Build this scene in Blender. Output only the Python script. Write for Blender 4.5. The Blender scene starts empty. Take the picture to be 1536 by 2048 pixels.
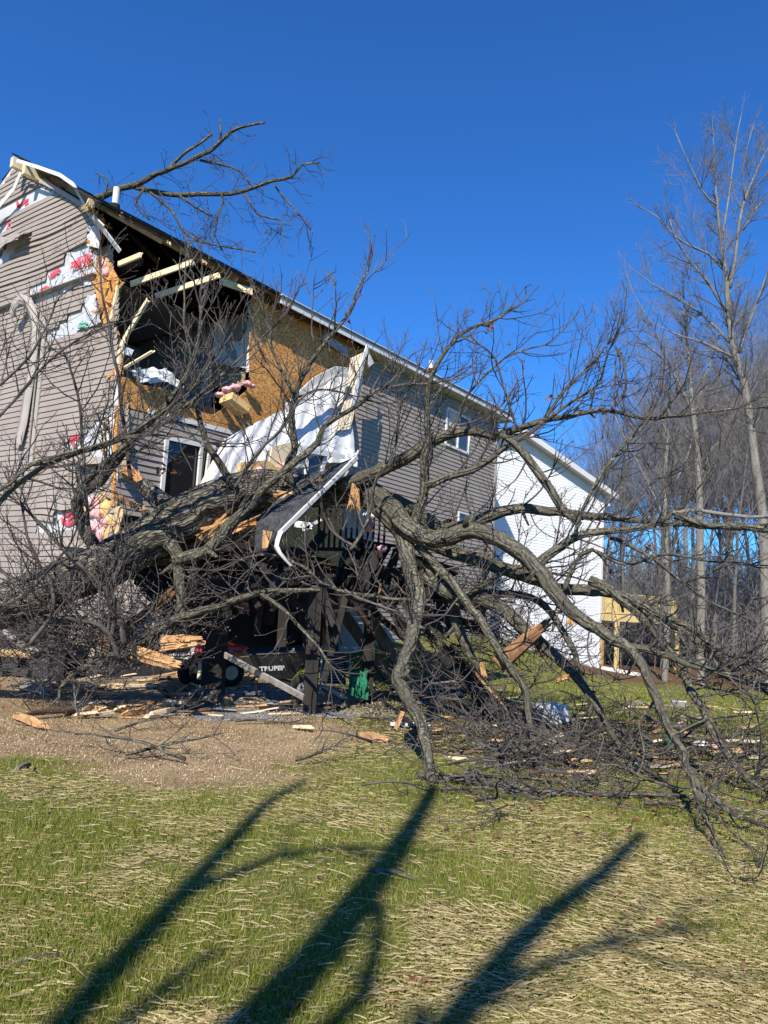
import bpy, math, random
import numpy as np
from mathutils import Vector, Matrix, noise
random.seed(7); rng = np.random.default_rng(7)
sc = bpy.context.scene
C = sc.collection
# ------------------------------------------------------------------ camera
FPX, PITCH, ROLL = 1500.0, math.radians(6.9), 0.063
F_ = np.array([0, math.cos(PITCH), math.sin(PITCH)]); U0 = np.array([0, -math.sin(PITCH), math.cos(PITCH)]); R0 = np.array([1., 0, 0])
R_ = math.cos(ROLL)*R0 + math.sin(ROLL)*U0; U_ = math.cos(ROLL)*U0 - math.sin(ROLL)*R0
CAM = np.array([0, 0, 1.6])
cd = bpy.data.cameras.new("camera"); cam = bpy.data.objects.new("camera", cd); C.objects.link(cam)
cd.sensor_fit = 'HORIZONTAL'; cd.sensor_width = 36; cd.lens = FPX/1536*36; cd.clip_start = 0.05; cd.clip_end = 2000
M = Matrix([[R_[i], U_[i], -F_[i], CAM[i]] for i in range(3)] + [[0, 0, 0, 1]])
cam.matrix_world = M; sc.camera = cam
# ------------------------------------------------------------------ sky, sun, exposure
SUN_EL = math.radians(40); sxy = np.array([-0.235, -0.972]); sxy /= np.linalg.norm(sxy)
w = bpy.data.worlds.new("World"); sc.world = w; w.use_nodes = True
nt = w.node_tree; bg = nt.nodes['Background']
sky = nt.nodes.new('ShaderNodeTexSky'); sky.sky_type = 'NISHITA'; sky.sun_disc = False
sky.sun_elevation = SUN_EL; sky.sun_rotation = math.atan2(sxy[0], sxy[1]); sky.altitude = 300
sky.air_density = 1.0; sky.dust_density = 0.15; sky.ozone_density = 3.2
tint = nt.nodes.new('ShaderNodeMix'); tint.data_type = 'RGBA'; tint.blend_type = 'MULTIPLY'; tint.inputs[0].default_value = 1
tint.inputs[7].default_value = (.40, 1.10, 1.98, 1); nt.links.new(sky.outputs[0], tint.inputs[6]); nt.links.new(tint.outputs[2], bg.inputs[0]); bg.inputs[1].default_value = 0.068
sl = bpy.data.lights.new("sun", 'SUN'); sl.energy = 5.0; sl.angle = math.radians(.28); sl.color = (1, .93, .82)
sun = bpy.data.objects.new("sun", sl); C.objects.link(sun)
SD = Vector((sxy[0]*math.cos(SUN_EL), sxy[1]*math.cos(SUN_EL), math.sin(SUN_EL)))
sun.rotation_euler = SD.to_track_quat('Z', 'Y').to_euler(); sun.location = (-5, -20, 30)
sc.view_settings.view_transform = 'Standard'; sc.view_settings.look = 'None'
sc.view_settings.exposure = 0.52; sc.view_settings.gamma = 1.0
sc.cycles.max_bounces = 5; sc.cycles.diffuse_bounces = 2

# ------------------------------------------------------------------ picture planning helpers (pixel -> real place)
def ray(x, y): return F_*FPX + R_*(x-768) - U_*(y-1024)
def at(x, y, Y): d = ray(x, y); return CAM + d*(Y/d[1])
def onz(x, y, z=0.0): d = ray(x, y); return CAM + d*((z-1.6)/d[2])
UU = np.array([.59744, .80191, 0]); NN = np.array([.80191, -.59744, 0]); GG = -NN; ZZ = np.array([0, 0, 1.])
HC = np.array([-4.633, 13., 0.])
def wsz(x, y, d=0.0):
    r = ray(x, y); o = HC + NN*d; p = CAM + r*(((o-CAM) @ NN)/(r @ NN)); return ((p-HC) @ UU, p[2])
def gtz(x, y, d=0.0):
    r = ray(x, y); o = HC - UU*d; p = CAM + r*(((o-CAM) @ UU)/(r @ UU)); return ((p-HC) @ GG, p[2])
def WP(s, z, d=0.0): return HC + UU*s + NN*d + ZZ*z
def GP(t, z, d=0.0): return HC + GG*t - UU*d + ZZ*z
def wpx(x, y, d=0.0): s, z = wsz(x, y, d); return WP(s, z, d)
def gpx(x, y, d=0.0): t, z = gtz(x, y, d); return GP(t, z, d)
def sstep(a, b, x):
    t = np.clip((np.asarray(x, float)-a)/(b-a), 0, 1); return t*t*(3-2*t)
def ground(x, y):
    x = np.asarray(x, float); y = np.asarray(y, float)
    h = 1.15*sstep(15, 24, y)*(1-sstep(2.5, 8.5, x - (y-24)*.25)) - .62*sstep(13, 27, y)*sstep(-2, 6, x)
    h = h + .05*np.sin(x*.9+1)*np.sin(y*.7)*sstep(2, 6, y) + .018*np.sin(x*3.1+y*1.7) 
    h = h + 3.0*sstep(48, 110, y)
    return h
def gpt(x, y, dz=0.0):      # ground point seen at pixel
    z = 0.0
    for _ in range(12):
        p = onz(x, y, z); z = float(ground(p[0], p[1]))
    p[2] = z + dz; return p

# ------------------------------------------------------------------ materials
MAT = {}
class NG:
    def __init__(s, name, rough=.8, spec=.3):
        m = bpy.data.materials.new(name); m.use_nodes = True; s.m = m; s.t = m.node_tree
        s.b = s.t.nodes['Principled BSDF']; s.b.inputs['Roughness'].default_value = rough
        s.b.inputs['Specular IOR Level'].default_value = spec; MAT[name] = m
    def n(s, typ, **k):
        nd = s.t.nodes.new(typ)
        for a, v in k.items():
            if a in nd.inputs: nd.inputs[a].default_value = v
            else: setattr(nd, a, v)
        return nd
    def l(s, a, b): s.t.links.new(a, b)
    def coord(s, kind='Object', scale=(1, 1, 1), attr=None):
        if attr: c = s.n('ShaderNodeAttribute'); c.attribute_name = attr; o = c.outputs['Vector']
        else: c = s.n('ShaderNodeTexCoord'); o = c.outputs[kind]
        mp = s.n('ShaderNodeMapping'); mp.inputs['Scale'].default_value = scale; s.l(o, mp.inputs[0]); return mp.outputs[0]
    def noise(s, co, scale, detail=5, rough=.6):
        nn = s.n('ShaderNodeTexNoise'); nn.inputs['Scale'].default_value = scale; nn.inputs['Detail'].default_value = detail
        nn.inputs['Roughness'].default_value = rough; s.l(co, nn.inputs['Vector']); return nn.outputs['Fac']
    def ramp(s, fac, stops):
        r = s.n('ShaderNodeValToRGB'); e = r.color_ramp.elements
        while len(e) < len(stops): e.new(.5)
        for i, (p, c) in enumerate(stops): e[i].position = p; e[i].color = (*c, 1)
        s.l(fac, r.inputs[0]); return r.outputs[0]
    def mix(s, fac, a, b):
        x = s.n('ShaderNodeMix', data_type='RGBA')
        if hasattr(fac, 'links'): s.l(fac, x.inputs[0])
        else: x.inputs[0].default_value = fac
        for v, i in ((a, 6), (b, 7)):
            if hasattr(v, 'links'): s.l(v, x.inputs[i])
            else: x.inputs[i].default_value = (*v, 1)
        return x.outputs[2]
    def bump(s, h, strength=.4, dist=.01):
        bp = s.n('ShaderNodeBump'); bp.inputs['Strength'].default_value = strength; bp.inputs['Distance'].default_value = dist
        s.l(h, bp.inputs['Height']); s.l(bp.outputs[0], s.b.inputs['Normal'])
    def col(s, c):
        if hasattr(c, 'links'): s.l(c, s.b.inputs['Base Color'])
        else: s.b.inputs['Base Color'].default_value = (*c, 1)
        return s.m
def simple(name, c1, c2, scale=6, rough=.7, bump=.15, stretch=(1, 1, 1), spec=.12, fine=None):
    g = NG(name, rough, spec); co = g.coord('Object', stretch); f = g.noise(co, scale)
    c = g.ramp(f, [(.3, c1), (.7, c2)])
    if fine:
        f2 = g.noise(co, scale*9, 3); c = g.mix(g.ramp(f2, [(.55, (0, 0, 0)), (.7, (1, 1, 1))]), c, fine)
    g.bump(f, bump, .01); return g.col(c)
simple('siding', (.285, .24, .20), (.345, .295, .25), 1.3, .5, .04, (1, 1, 1))
simple('siding_trim', (.36, .32, .28), (.42, .38, .33), 3, .45, .05)
simple('white_siding', (.74, .74, .73), (.79, .79, .78), .6, .5, .04)
simple('white_trim', (.60, .59, .56), (.70, .69, .67), 4, .45, .05)
simple('cream_panel', (.62, .52, .38), (.70, .60, .46), 3, .5, .05)
simple('soffit', (.50, .48, .43), (.58, .55, .50), 3, .5, .05)
simple('lumber', (.50, .33, .16), (.68, .49, .27), 5, .7, .2, (1, 1, 1), fine=(.36, .22, .10))
simple('fresh_lumber', (.70, .55, .32), (.80, .66, .42), 7, .7, .2)
simple('splinter_wood', (.36, .17, .07), (.64, .40, .19), 14, .85, .8, (1, 1, .4), fine=(.16, .07, .035))
simple('heart_wood', (.16, .075, .035), (.36, .20, .10), 14, .85, .8, (1, 1, .4), fine=(.07, .035, .02))
simple('old_lumber', (.10, .06, .035), (.22, .13, .07), 6, .8, .3)
simple('dark_deck', (.018, .016, .015), (.045, .04, .036), 8, .8, .3, (1, 1, .2))  # deck wood coloured near-black to stand in for the shade around it
simple('grey_board', (.22, .20, .18), (.38, .35, .31), 8, .8, .3)
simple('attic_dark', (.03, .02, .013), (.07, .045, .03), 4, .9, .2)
simple('drywall', (.74, .75, .75), (.82, .83, .83), 3, .8, .05)
simple('shade_grey', (.30, .305, .31), (.36, .365, .37), 2, .8, .05)  # room walls greyed, interior shade put into their colour
simple('tan_paint', (.30, .23, .16), (.34, .27, .19), 2, .8, .05)
simple('pink_fluff', (.60, .26, .27), (.80, .48, .47), 22, .95, 1.0)
simple('yellow_fluff', (.50, .30, .10), (.78, .60, .28), 20, .95, 1.0, fine=(.4, .12, .08))
simple('shingle', (.030, .032, .036), (.075, .078, .085), 14, .9, .5)
simple('concrete', (.38, .33, .28), (.48, .42, .36), 4, .9, .2)
simple('dark_block', (.03, .03, .033), (.07, .07, .07), 4, .85, .3)
simple('black_plastic', (.018, .018, .02), (.035, .035, .037), 4, .4, .05, spec=.5)
simple('rubber', (.015, .015, .015), (.035, .035, .033), 12, .85, .4)
simple('red_paint', (.50, .02, .02), (.62, .035, .03), 3, .3, .02, spec=.6)
simple('cream_metal', (.62, .56, .34), (.70, .64, .40), 3, .4, .05, spec=.5)
simple('grey_metal', (.25, .26, .27), (.40, .41, .42), 5, .45, .1, spec=.5)
simple('green_cloth', (.015, .10, .06), (.03, .20, .11), 20, .9, .8)
simple('yellow_pine', (.60, .44, .17), (.74, .58, .26), 3, .7, .2)
simple('tan_fence', (.42, .24, .10), (.55, .34, .16), 2, .8, .2)
simple('grey_plastic', (.42, .45, .46), (.55, .58, .58), 2, .5, .05)
simple('lumber_dirt', (.12, .08, .045), (.28, .20, .12), 9, .95, .5)
simple('leaf_brown', (.12, .065, .035), (.24, .13, .07), 8, .8, .3)
simple('red_ink', (.62, .05, .08), (.72, .10, .13), 9, .7, .02)
simple('teal_ink', (.20, .50, .42), (.30, .62, .52), 9, .7, .02)
simple('white_ink', (.75, .75, .73), (.82, .82, .80), 9, .7, .02)
simple('dark_gap', (.02, .018, .017), (.03, .028, .025), 5, .9, .1)
simple('bud', (.16, .10, .08), (.28, .19, .15), 20, .8, .1)
simple('stone', (.16, .15, .14), (.30, .28, .26), 9, .9, .5)
# fluttering wrap: white woven sheet
g = NG('house_wrap', .55, .3); co = g.coord(); f = g.noise(co, 5, 6, .65)
g.bump(f, .55, .03); g.col(g.ramp(g.noise(co, 2.2), [(.35, (.47, .475, .48)), (.65, (.60, .605, .605))]))
# oriented strand board
g = NG('osb', .75, .2); co = g.coord('Object', (1, 1, 1)); v = g.n('ShaderNodeTexVoronoi'); v.inputs['Scale'].default_value = 26
mp = g.coord('Object', (1, 1, 2.2)); nn = g.n('ShaderNodeTexNoise'); nn.inputs['Scale'].default_value = 9; g.l(mp, nn.inputs['Vector'])
mx = g.n('ShaderNodeVectorMath', operation='ADD'); mx.operation = 'MULTIPLY_ADD'; g.l(nn.outputs['Color'], mx.inputs[0]); mx.inputs[1].default_value = (.15, .15, .15); g.l(mp, mx.inputs[2]); g.l(mx.outputs[0], v.inputs['Vector'])
c = g.ramp(v.outputs['Color'], [(.25, (.32, .135, .03)), (.42, (.47, .21, .055)), (.58, (.57, .275, .075)), (.75, (.70, .38, .14))])
g.bump(v.outputs['Distance'], .3, .004); g.col(c)
# glass
g = NG('glass_dark', .05, .8); g.col((.012, .014, .017)); g.b.inputs['IOR'].default_value = 1.5
g = NG('glass_sky', .06, .9); g.col((.03, .045, .06)); g.b.inputs['IOR'].default_value = 1.6
# bark, mapped round the limb by the mesh attribute "bk"
def bark(name, d, m_, l_, sc1, lichen, ridge):
    g = NG(name, .95, .04); co = g.coord(attr='bk', scale=(1, 1, .22)); co2 = g.coord(attr='bk')
    v = g.n('ShaderNodeTexVoronoi', feature='DISTANCE_TO_EDGE'); v.inputs['Scale'].default_value = sc1
    nn = g.n('ShaderNodeTexNoise'); nn.inputs['Scale'].default_value = sc1*.5; g.l(co, nn.inputs['Vector'])
    ad = g.n('ShaderNodeVectorMath', operation='MULTIPLY_ADD'); g.l(nn.outputs['Color'], ad.inputs[0]); ad.inputs[1].default_value = (.12, .12, .12); g.l(co, ad.inputs[2])
    g.l(ad.outputs[0], v.inputs['Vector'])
    e = g.ramp(v.outputs['Distance'], [(0, (0, 0, 0)), (.22, (1, 1, 1))])
    f = g.noise(co2, 14, 6); base = g.ramp(f, [(.3, m_), (.7, l_)])
    c = g.mix(e, d, base)
    c = g.mix(g.ramp(g.noise(co2, 30, 6, .75), [(.5, (0, 0, 0)), (.6, (.85, .85, .85))]), c, lichen) if lichen else c
    c = g.mix(g.ramp(g.noise(g.coord('Object'), 1.1, 4), [(.38, (0, 0, 0)), (.62, (.75, .75, .75))]), c, tuple(x*1.15 for x in m_)) if lichen else c
    g.bump(e, ridge, .02); g.col(c)
bark('bark_trunk', (.035, .03, .024), (.15, .132, .105), (.26, .235, .185), 26, None, .9)
bark('bark_limb', (.035, .030, .024), (.075, .066, .050), (.14, .13, .095), 14, (.27, .27, .20), .8)
bark('bark_twig', (.055, .048, .043), (.085, .075, .067), (.155, .14, .125), 6, None, .1)
bark('bark_pale', (.10, .09, .075), (.17, .155, .13), (.28, .26, .22), 6, (.36, .35, .30), .3)
simple('bark_far', (.10, .093, .085), (.17, .16, .145), 2, .9, .1)
simple('twig_far', (.115, .105, .097), (.18, .168, .155), 2, .9, .1)

# ------------------------------------------------------------------ objects
def tag(o, label=None, cat=None, group=None, kind=None):
    if label: o['label'] = label
    if cat: o['category'] = cat
    if group: o['group'] = group
    if kind: o['kind'] = kind
    return o
def empty(name, loc=(0, 0, 0), label=None, cat=None, group=None):
    o = bpy.data.objects.new(name, None); C.objects.link(o); o.location = Vector([float(a) for a in loc]); o.empty_display_size = .2
    o['_org'] = [float(a) for a in loc]
    return tag(o, label, cat, group)
class MB:
    """collects geometry in world coordinates and links it as one mesh"""
    def __init__(s): s.v = []; s.f = []; s.n = 0; s.bk = []; s.cut = []
    def add(s, verts, faces, bk=None):
        verts = np.asarray(verts, float); s.v.append(verts)
        for f in faces: s.f.append([i+s.n for i in f])
        s.cut.append(len(faces))
        s.bk.append(np.zeros((len(verts), 3)) if bk is None else bk); s.n += len(verts)
    def box(s, c, size, ax=None):
        c = np.asarray(c, float); h = np.asarray(size, float)/2
        A = np.eye(3) if ax is None else np.asarray(ax, float)
        P = [c + A[0]*h[0]*i + A[1]*h[1]*j + A[2]*h[2]*k for k in (-1, 1) for j in (-1, 1) for i in (-1, 1)]
        s.add(P, [(0, 2, 3, 1), (4, 5, 7, 6), (0, 1, 5, 4), (2, 6, 7, 3), (0, 4, 6, 2), (1, 3, 7, 5)])
    def bar(s, a, b, w_, t_, up=(0, 0, 1), jag=0.0):
        a = np.asarray(a, float); b = np.asarray(b, float); d = b-a; L = np.linalg.norm(d); d = d/max(L, 1e-6)
        x = np.cross(d, np.asarray(up, float)); 
        if np.linalg.norm(x) < 1e-3: x = np.cross(d, (1, 0, 0))
        x /= np.linalg.norm(x); y = np.cross(x, d)
        if jag <= 0: s.box((a+b)/2, (w_, L, t_), (x, d, y)); return
        n = 7; P = []
        for i in range(n):
            u = -w_/2 + w_*i/(n-1)
            for yy in (-t_/2, t_/2):
                P.append(a + x*u + y*yy - d*random.uniform(-.2, 1)*jag*.5); P.append(b + x*u + y*yy + d*random.uniform(-1, .6)*jag)
        fs = []
        for i in range(n-1):
            k = i*4; fs += [(k, k+1, k+5, k+4), (k+2, k+6, k+7, k+3), (k, k+4, k+6, k+2), (k+1, k+3, k+7, k+5)]
        k = (n-1)*4; fs += [(0, 2, 3, 1), (k, k+1, k+3, k+2)]; s.add(P, fs)
    def slab(s, pts, nrm, th):
        """polygon extruded backwards by th along nrm"""
        pts = np.asarray(pts, float); n = len(pts); nrm = np.asarray(nrm, float)
        P = np.concatenate([pts, pts - nrm*th]); fs = [tuple(range(n)), tuple(range(2*n-1, n-1, -1))]
        fs += [(i, i+n, (i+1) % n + n, (i+1) % n) for i in range(n)]; s.add(P, fs)
    def grid(s, P):
        nu, nv = len(P), len(P[0]); s.add(np.array(P, float).reshape(-1, 3), [(i*nv+j, (i+1)*nv+j, (i+1)*nv+j+1, i*nv+j+1) for i in range(nu-1) for j in range(nv-1)])
    def tube(s, pts, rad, sides=6, rough=0.0, caps=True, seed=0.0):
        pts = np.asarray(pts, float); n = len(pts); rad = np.broadcast_to(np.asarray(rad, float), (n,))
        T = np.empty_like(pts); T[1:-1] = pts[2:]-pts[:-2]; T[0] = pts[1]-pts[0]; T[-1] = pts[-1]-pts[-2]
        T /= np.maximum(np.linalg.norm(T, axis=1, keepdims=True), 1e-9)
        ref = np.array([.31, .17, .93]) if abs(T[0] @ np.array([.31, .17, .93])) < .9 else np.array([1., 0, 0])
        X = np.cross(T, ref); X /= np.maximum(np.linalg.norm(X, axis=1, keepdims=True), 1e-9); Yv = np.cross(T, X)
        a = np.arange(sides)*2*math.pi/sides; ca, sa = np.cos(a), np.sin(a)
        R = rad[:, None]*np.ones(sides)
        Ls = np.concatenate([[0], np.cumsum(np.linalg.norm(np.diff(pts, axis=0), axis=1))])
        if rough > 0:
            for i in range(n):
                for j in range(sides):
                    q = Vector((ca[j]*2.4+seed, sa[j]*2.4, Ls[i]*1.1)); k = noise.noise(q)*.9
                    q2 = Vector((ca[j]*8.5+seed, sa[j]*8.5, Ls[i]*2.6)); k2 = abs(noise.noise(q2))
                    R[i, j] *= 1 + rough*(k*.8 + (k2-.2)*.9)
        V = pts[:, None, :] + X[:, None, :]*(R*ca)[:, :, None] + Yv[:, None, :]*(R*sa)[:, :, None]
        bk = np.empty((n, sides, 3)); bk[:, :, 0] = ca*rad[:, None]; bk[:, :, 1] = sa*rad[:, None]; bk[:, :, 2] = Ls[:, None]; bk += seed
        b = s.n; s.v.append(V.reshape(-1, 3)); s.bk.append(bk.reshape(-1, 3))
        i = np.arange(n-1)[:, None]*sides; j = np.arange(sides)[None, :]; j2 = (j+1) % sides
        q = np.stack([i+j, i+j2, i+sides+j2, i+sides+j], -1).reshape(-1, 4) + b
        s.f.append(q); s.n += n*sides
        if caps: s.f.append([b+k for k in range(sides-1, -1, -1)]); s.f.append([b+(n-1)*sides+k for k in range(sides)])
    def each(s, name, mat, parent, smooth=False, label=None):
        k = 0; base = 0
        for v, nf in zip(s.v, s.cut):
            m = MB(); m.v = [v]; m.bk = [np.zeros_like(v)]; m.n = len(v); m.f = [[i-base for i in f] for f in s.f[k:k+nf]]; k += nf; base += len(v)
            o = m.build(name, mat, parent, smooth)
            if label: o['label'] = label
    def build(s, name, mat, parent=None, smooth=False, off=None, mats=None):
        if not s.v: return None
        V = np.concatenate(s.v); org = np.zeros(3)
        if parent is not None: org = np.array(parent.get('_org', (0, 0, 0)))
        elif off is None: off = V.mean(0); off[2] = V[:, 2].min()
        if off is not None and parent is None: org = np.asarray(off, float)
        V = V - org
        me = bpy.data.meshes.new(name)
        big = [x for x in s.f if isinstance(x, np.ndarray)]; sm = [x for x in s.f if not isinstance(x, np.ndarray)]
        lt = []; lv = []
        for a in big: lv.append(a.reshape(-1)); lt.append(np.full(len(a), a.shape[1]))
        if sm: lv.append(np.concatenate([np.array(x) for x in sm])); lt.append(np.array([len(x) for x in sm]))
        lv = np.concatenate(lv).astype(np.int32); lt = np.concatenate(lt).astype(np.int32)
        me.vertices.add(len(V)); me.vertices.foreach_set('co', V.astype(np.float32).ravel())
        me.loops.add(len(lv)); me.loops.foreach_set('vertex_index', lv)
        me.polygons.add(len(lt)); ls = np.concatenate([[0], np.cumsum(lt)[:-1]]).astype(np.int32)
        me.polygons.foreach_set('loop_start', ls); me.polygons.foreach_set('loop_total', lt)
        me.polygons.foreach_set('use_smooth', np.full(len(lt), bool(smooth)))
        bk = np.concatenate(s.bk)
        if np.any(bk):
            at_ = me.attributes.new('bk', 'FLOAT_VECTOR', 'POINT'); at_.data.foreach_set('vector', bk.astype(np.float32).ravel())
        me.update(calc_edges=True); me.validate()
        me.materials.append(MAT[mat])
        o = bpy.data.objects.new(name, me); C.objects.link(o)
        if parent is not None: o.parent = parent; o['_org'] = [float(a) for a in org]
        else: o.location = Vector(org.tolist()); o['_org'] = [float(a) for a in org]
        return o
def noise2(x, y, s, seed=0.0):
    return np.array([noise.noise(Vector((a*s+seed, b*s-seed, seed*.7))) for a, b in zip(np.ravel(x), np.ravel(y))]).reshape(np.shape(x))
def lattice_noise(x, y, s, seed=0):      # fast value noise for many points
    r = np.random.default_rng(1000+seed); T = r.random((64, 64)); x = np.asarray(x)*s+11.3; y = np.asarray(y)*s+7.7
    i = np.floor(x).astype(int); j = np.floor(y).astype(int); fx = x-i; fy = y-j; fx = fx*fx*(3-2*fx); fy = fy*fy*(3-2*fy)
    g_ = lambda a, b: T[a % 64, b % 64]
    return (g_(i, j)*(1-fx)+g_(i+1, j)*fx)*(1-fy) + (g_(i, j+1)*(1-fx)+g_(i+1, j+1)*fx)*fy
def fbm(x, y, s, seed=0): return .5*lattice_noise(x, y, s, seed)+.3*lattice_noise(x, y, s*2.3, seed+1)+.2*lattice_noise(x, y, s*5.1, seed+2)

#==GROUND==
def soil_mask(x, y):        # 1 on the tan seed-mulch soil in front of the deck
    nz = fbm(x, y, .8, 3)-.5
    edge = 6.55 + .5*nz*2 + .10*np.sin(x*2)
    right = -.55 + (y-6.5)*.12 + nz*1.6
    hf = (fbm(x, y, 4.5, 17)-.5)*1.1
    return sstep(-.30, .30, y-edge+hf)*(1-sstep(-.45, .45, x-right+hf))*(1-sstep(14, 15, y))
def litter_mask(x, y):      # trampled, debris-strewn strip right of the deck
    nz = fbm(x, y, .6, 9)-.5
    return sstep(-.3, .3, y-8.3+nz*1.5+.25*(x-2))*(1-sstep(-.6, .6, y-13.0-nz*2+.35*(x-2)))*sstep(-.6, .2, x)
def make_ground():
    xs = np.concatenate([np.linspace(-320, -16, 14), np.linspace(-15, 16, 125), np.linspace(17, 320, 16)])
    ys = np.concatenate([np.linspace(-60, 1.5, 12), np.linspace(2, 30, 140), np.linspace(31, 60, 20), np.linspace(66, 420, 14)])
    X, Y = np.meshgrid(xs, ys, indexing='ij'); Z = ground(X, Y)
    b = MB(); nu, nv = X.shape; P = np.stack([X, Y, Z], -1).reshape(-1, 3)
    b.v.append(P); b.bk.append(np.zeros_like(P)); b.n = len(P)
    i = np.arange(nu-1)[:, None]*nv; j = np.arange(nv-1)[None, :]
    b.f.append(np.stack([i+j, i+nv+j, i+nv+j+1, i+j+1], -1).reshape(-1, 4))
    o = b.build('ground', 'ground', None, True, off=(0, 0, 0)); tag(o, kind='structure')
    me = o.data
    a = me.attributes.new('zone', 'FLOAT_VECTOR', 'POINT')
    wood = sstep(-1.0, 1.5, Y - (25.5 + .12*(16-X)) + (fbm(X, Y, .5, 5)-.5)*3)
    a.data.foreach_set('vector', np.stack([soil_mask(X, Y), wood, litter_mask(X, Y)], -1).astype(np.float32).ravel())
    return o
g = NG('ground', 1.0, .0); co = g.coord('Object')
za = g.n('ShaderNodeAttribute'); za.attribute_name = 'zone'; sp = g.n('ShaderNodeSeparateXYZ'); g.l(za.outputs['Vector'], sp.inputs[0])
n1 = g.noise(co, .9, 6); n2 = g.noise(co, 110, 3, .7); n3 = g.noise(g.coord('Object', (1, 2.5, 1)), 22, 5, .75)
grass = g.ramp(n3, [(.32, (.035, .060, .012)), (.48, (.10, .13, .03)), (.6, (.24, .20, .085)), (.75, (.38, .30, .14))])
grass = g.mix(g.ramp(n1, [(.4, (0, 0, 0)), (.62, (.6, .6, .6))]), grass, (.20, .17, .07))
soil = g.ramp(n2, [(.32, (.20, .14, .08)), (.5, (.38, .28, .165)), (.68, (.52, .40, .25))])
soil = g.mix(g.ramp(n1, [(.4, (0, 0, 0)), (.6, (.5, .5, .5))]), soil, (.17, .105, .055))
leafy = g.ramp(n2, [(.3, (.05, .035, .02)), (.55, (.15, .095, .055)), (.75, (.26, .17, .10))])
litter = g.ramp(g.noise(co, 30, 5, .75), [(.35, (.035, .028, .02)), (.5, (.11, .085, .055)), (.62, (.10, .10, .04)), (.75, (.30, .21, .12))])
c = g.mix(sp.outputs[0], grass, soil); c = g.mix(sp.outputs[2], c, litter); c = g.mix(sp.outputs[1], c, leafy)
g.bump(n2, .6, .02); g.col(c)
make_ground()

def quads_mesh(name, P, mat, col=None, parent=None):
    """P: (n, k, 3) faces with k corners each; col: (n,3) own colour of each piece"""
    n, k, _ = P.shape; me = bpy.data.meshes.new(name)
    me.vertices.add(n*k); me.vertices.foreach_set('co', P.astype(np.float32).ravel())
    me.loops.add(n*k); me.loops.foreach_set('vertex_index', np.arange(n*k, dtype=np.int32))
    me.polygons.add(n); me.polygons.foreach_set('loop_start', np.arange(n, dtype=np.int32)*k); me.polygons.foreach_set('loop_total', np.full(n, k, np.int32))
    if col is not None:
        a = me.attributes.new('own', 'FLOAT_VECTOR', 'POINT'); a.data.foreach_set('vector', np.repeat(col, k, 0).astype(np.float32).ravel())
    me.polygons.foreach_set('use_smooth', np.zeros(n, bool)); me.update(calc_edges=True); me.materials.append(MAT[mat])
    o = bpy.data.objects.new(name, me); C.objects.link(o)
    return o
for nm in ('blade', 'straw'):
    g = NG(nm, .9, .02); a = g.n('ShaderNodeAttribute'); a.attribute_name = 'own'; g.col(a.outputs['Color'] if False else a.outputs['Vector'])
def scatter(n, y0, y1, pw=1.0, margin=1.12):
    """points on the visible ground, denser near the camera"""
    u = rng.random(n); k = 1-pw if pw != 1 else None
    y = y0*(y1/y0)**u if k is None else (y0**k + u*(y1**k-y0**k))**(1/k)
    x = (rng.random(n)*2-1)*y*.56*margin; return x, y
def make_grass():
    def lay(n, y0, y1, hmin, hmax, wd, pw):
        x, y = scatter(n, y0, y1, pw); d = fbm(x, y, 1.1, 21)
        keep = (rng.random(n) < sstep(.34, .60, d)*.75+.38) & (rng.random(n) > soil_mask(x, y)*.985) & (rng.random(n) > litter_mask(x, y)*.75)
        keep &= ((x*NN[0]+y*NN[1]) - (HC[0]*NN[0]+HC[1]*NN[1]) > .1) | (x*UU[0]+y*UU[1] - (HC[0]*UU[0]+HC[1]*UU[1]) > 13.8) 
        x, y, d = x[keep], y[keep], d[keep]; m = len(x); z = ground(x, y)
        h = rng.uniform(hmin, hmax, m)*(.6+.8*d); a = rng.uniform(0, 2*math.pi, m); le = rng.uniform(.15, 1.0, m)*h
        wx = np.cos(a)*wd/2; wy = np.sin(a)*wd/2; la = rng.uniform(0, 2*math.pi, m)
        P = np.empty((m, 3, 3)); P[:, 0] = np.stack([x-wx, y-wy, z-.004], -1); P[:, 1] = np.stack([x+wx, y+wy, z-.004], -1)
        P[:, 2] = np.stack([x+np.cos(la)*le, y+np.sin(la)*le, z+h], -1)
        c1 = np.array([.07, .115, .012]); c2 = np.array([.23, .24, .045]); t = rng.random((m, 1)); col = c1*(1-t)+c2*t
        dry = rng.random(m) < .12; col[dry] = [.42, .35, .16]
        return P, col
    A = [lay(420000, 2.5, 9.5, .022, .055, .0042, 1.3), lay(90000, 9, 27, .04, .085, .014, 1.2)]
    o = quads_mesh('grass', np.concatenate([a[0] for a in A]), 'blade', np.concatenate([a[1] for a in A])); tag(o, 'short green grass growing in patches through the straw', 'grass', kind='stuff')
make_grass()
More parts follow.
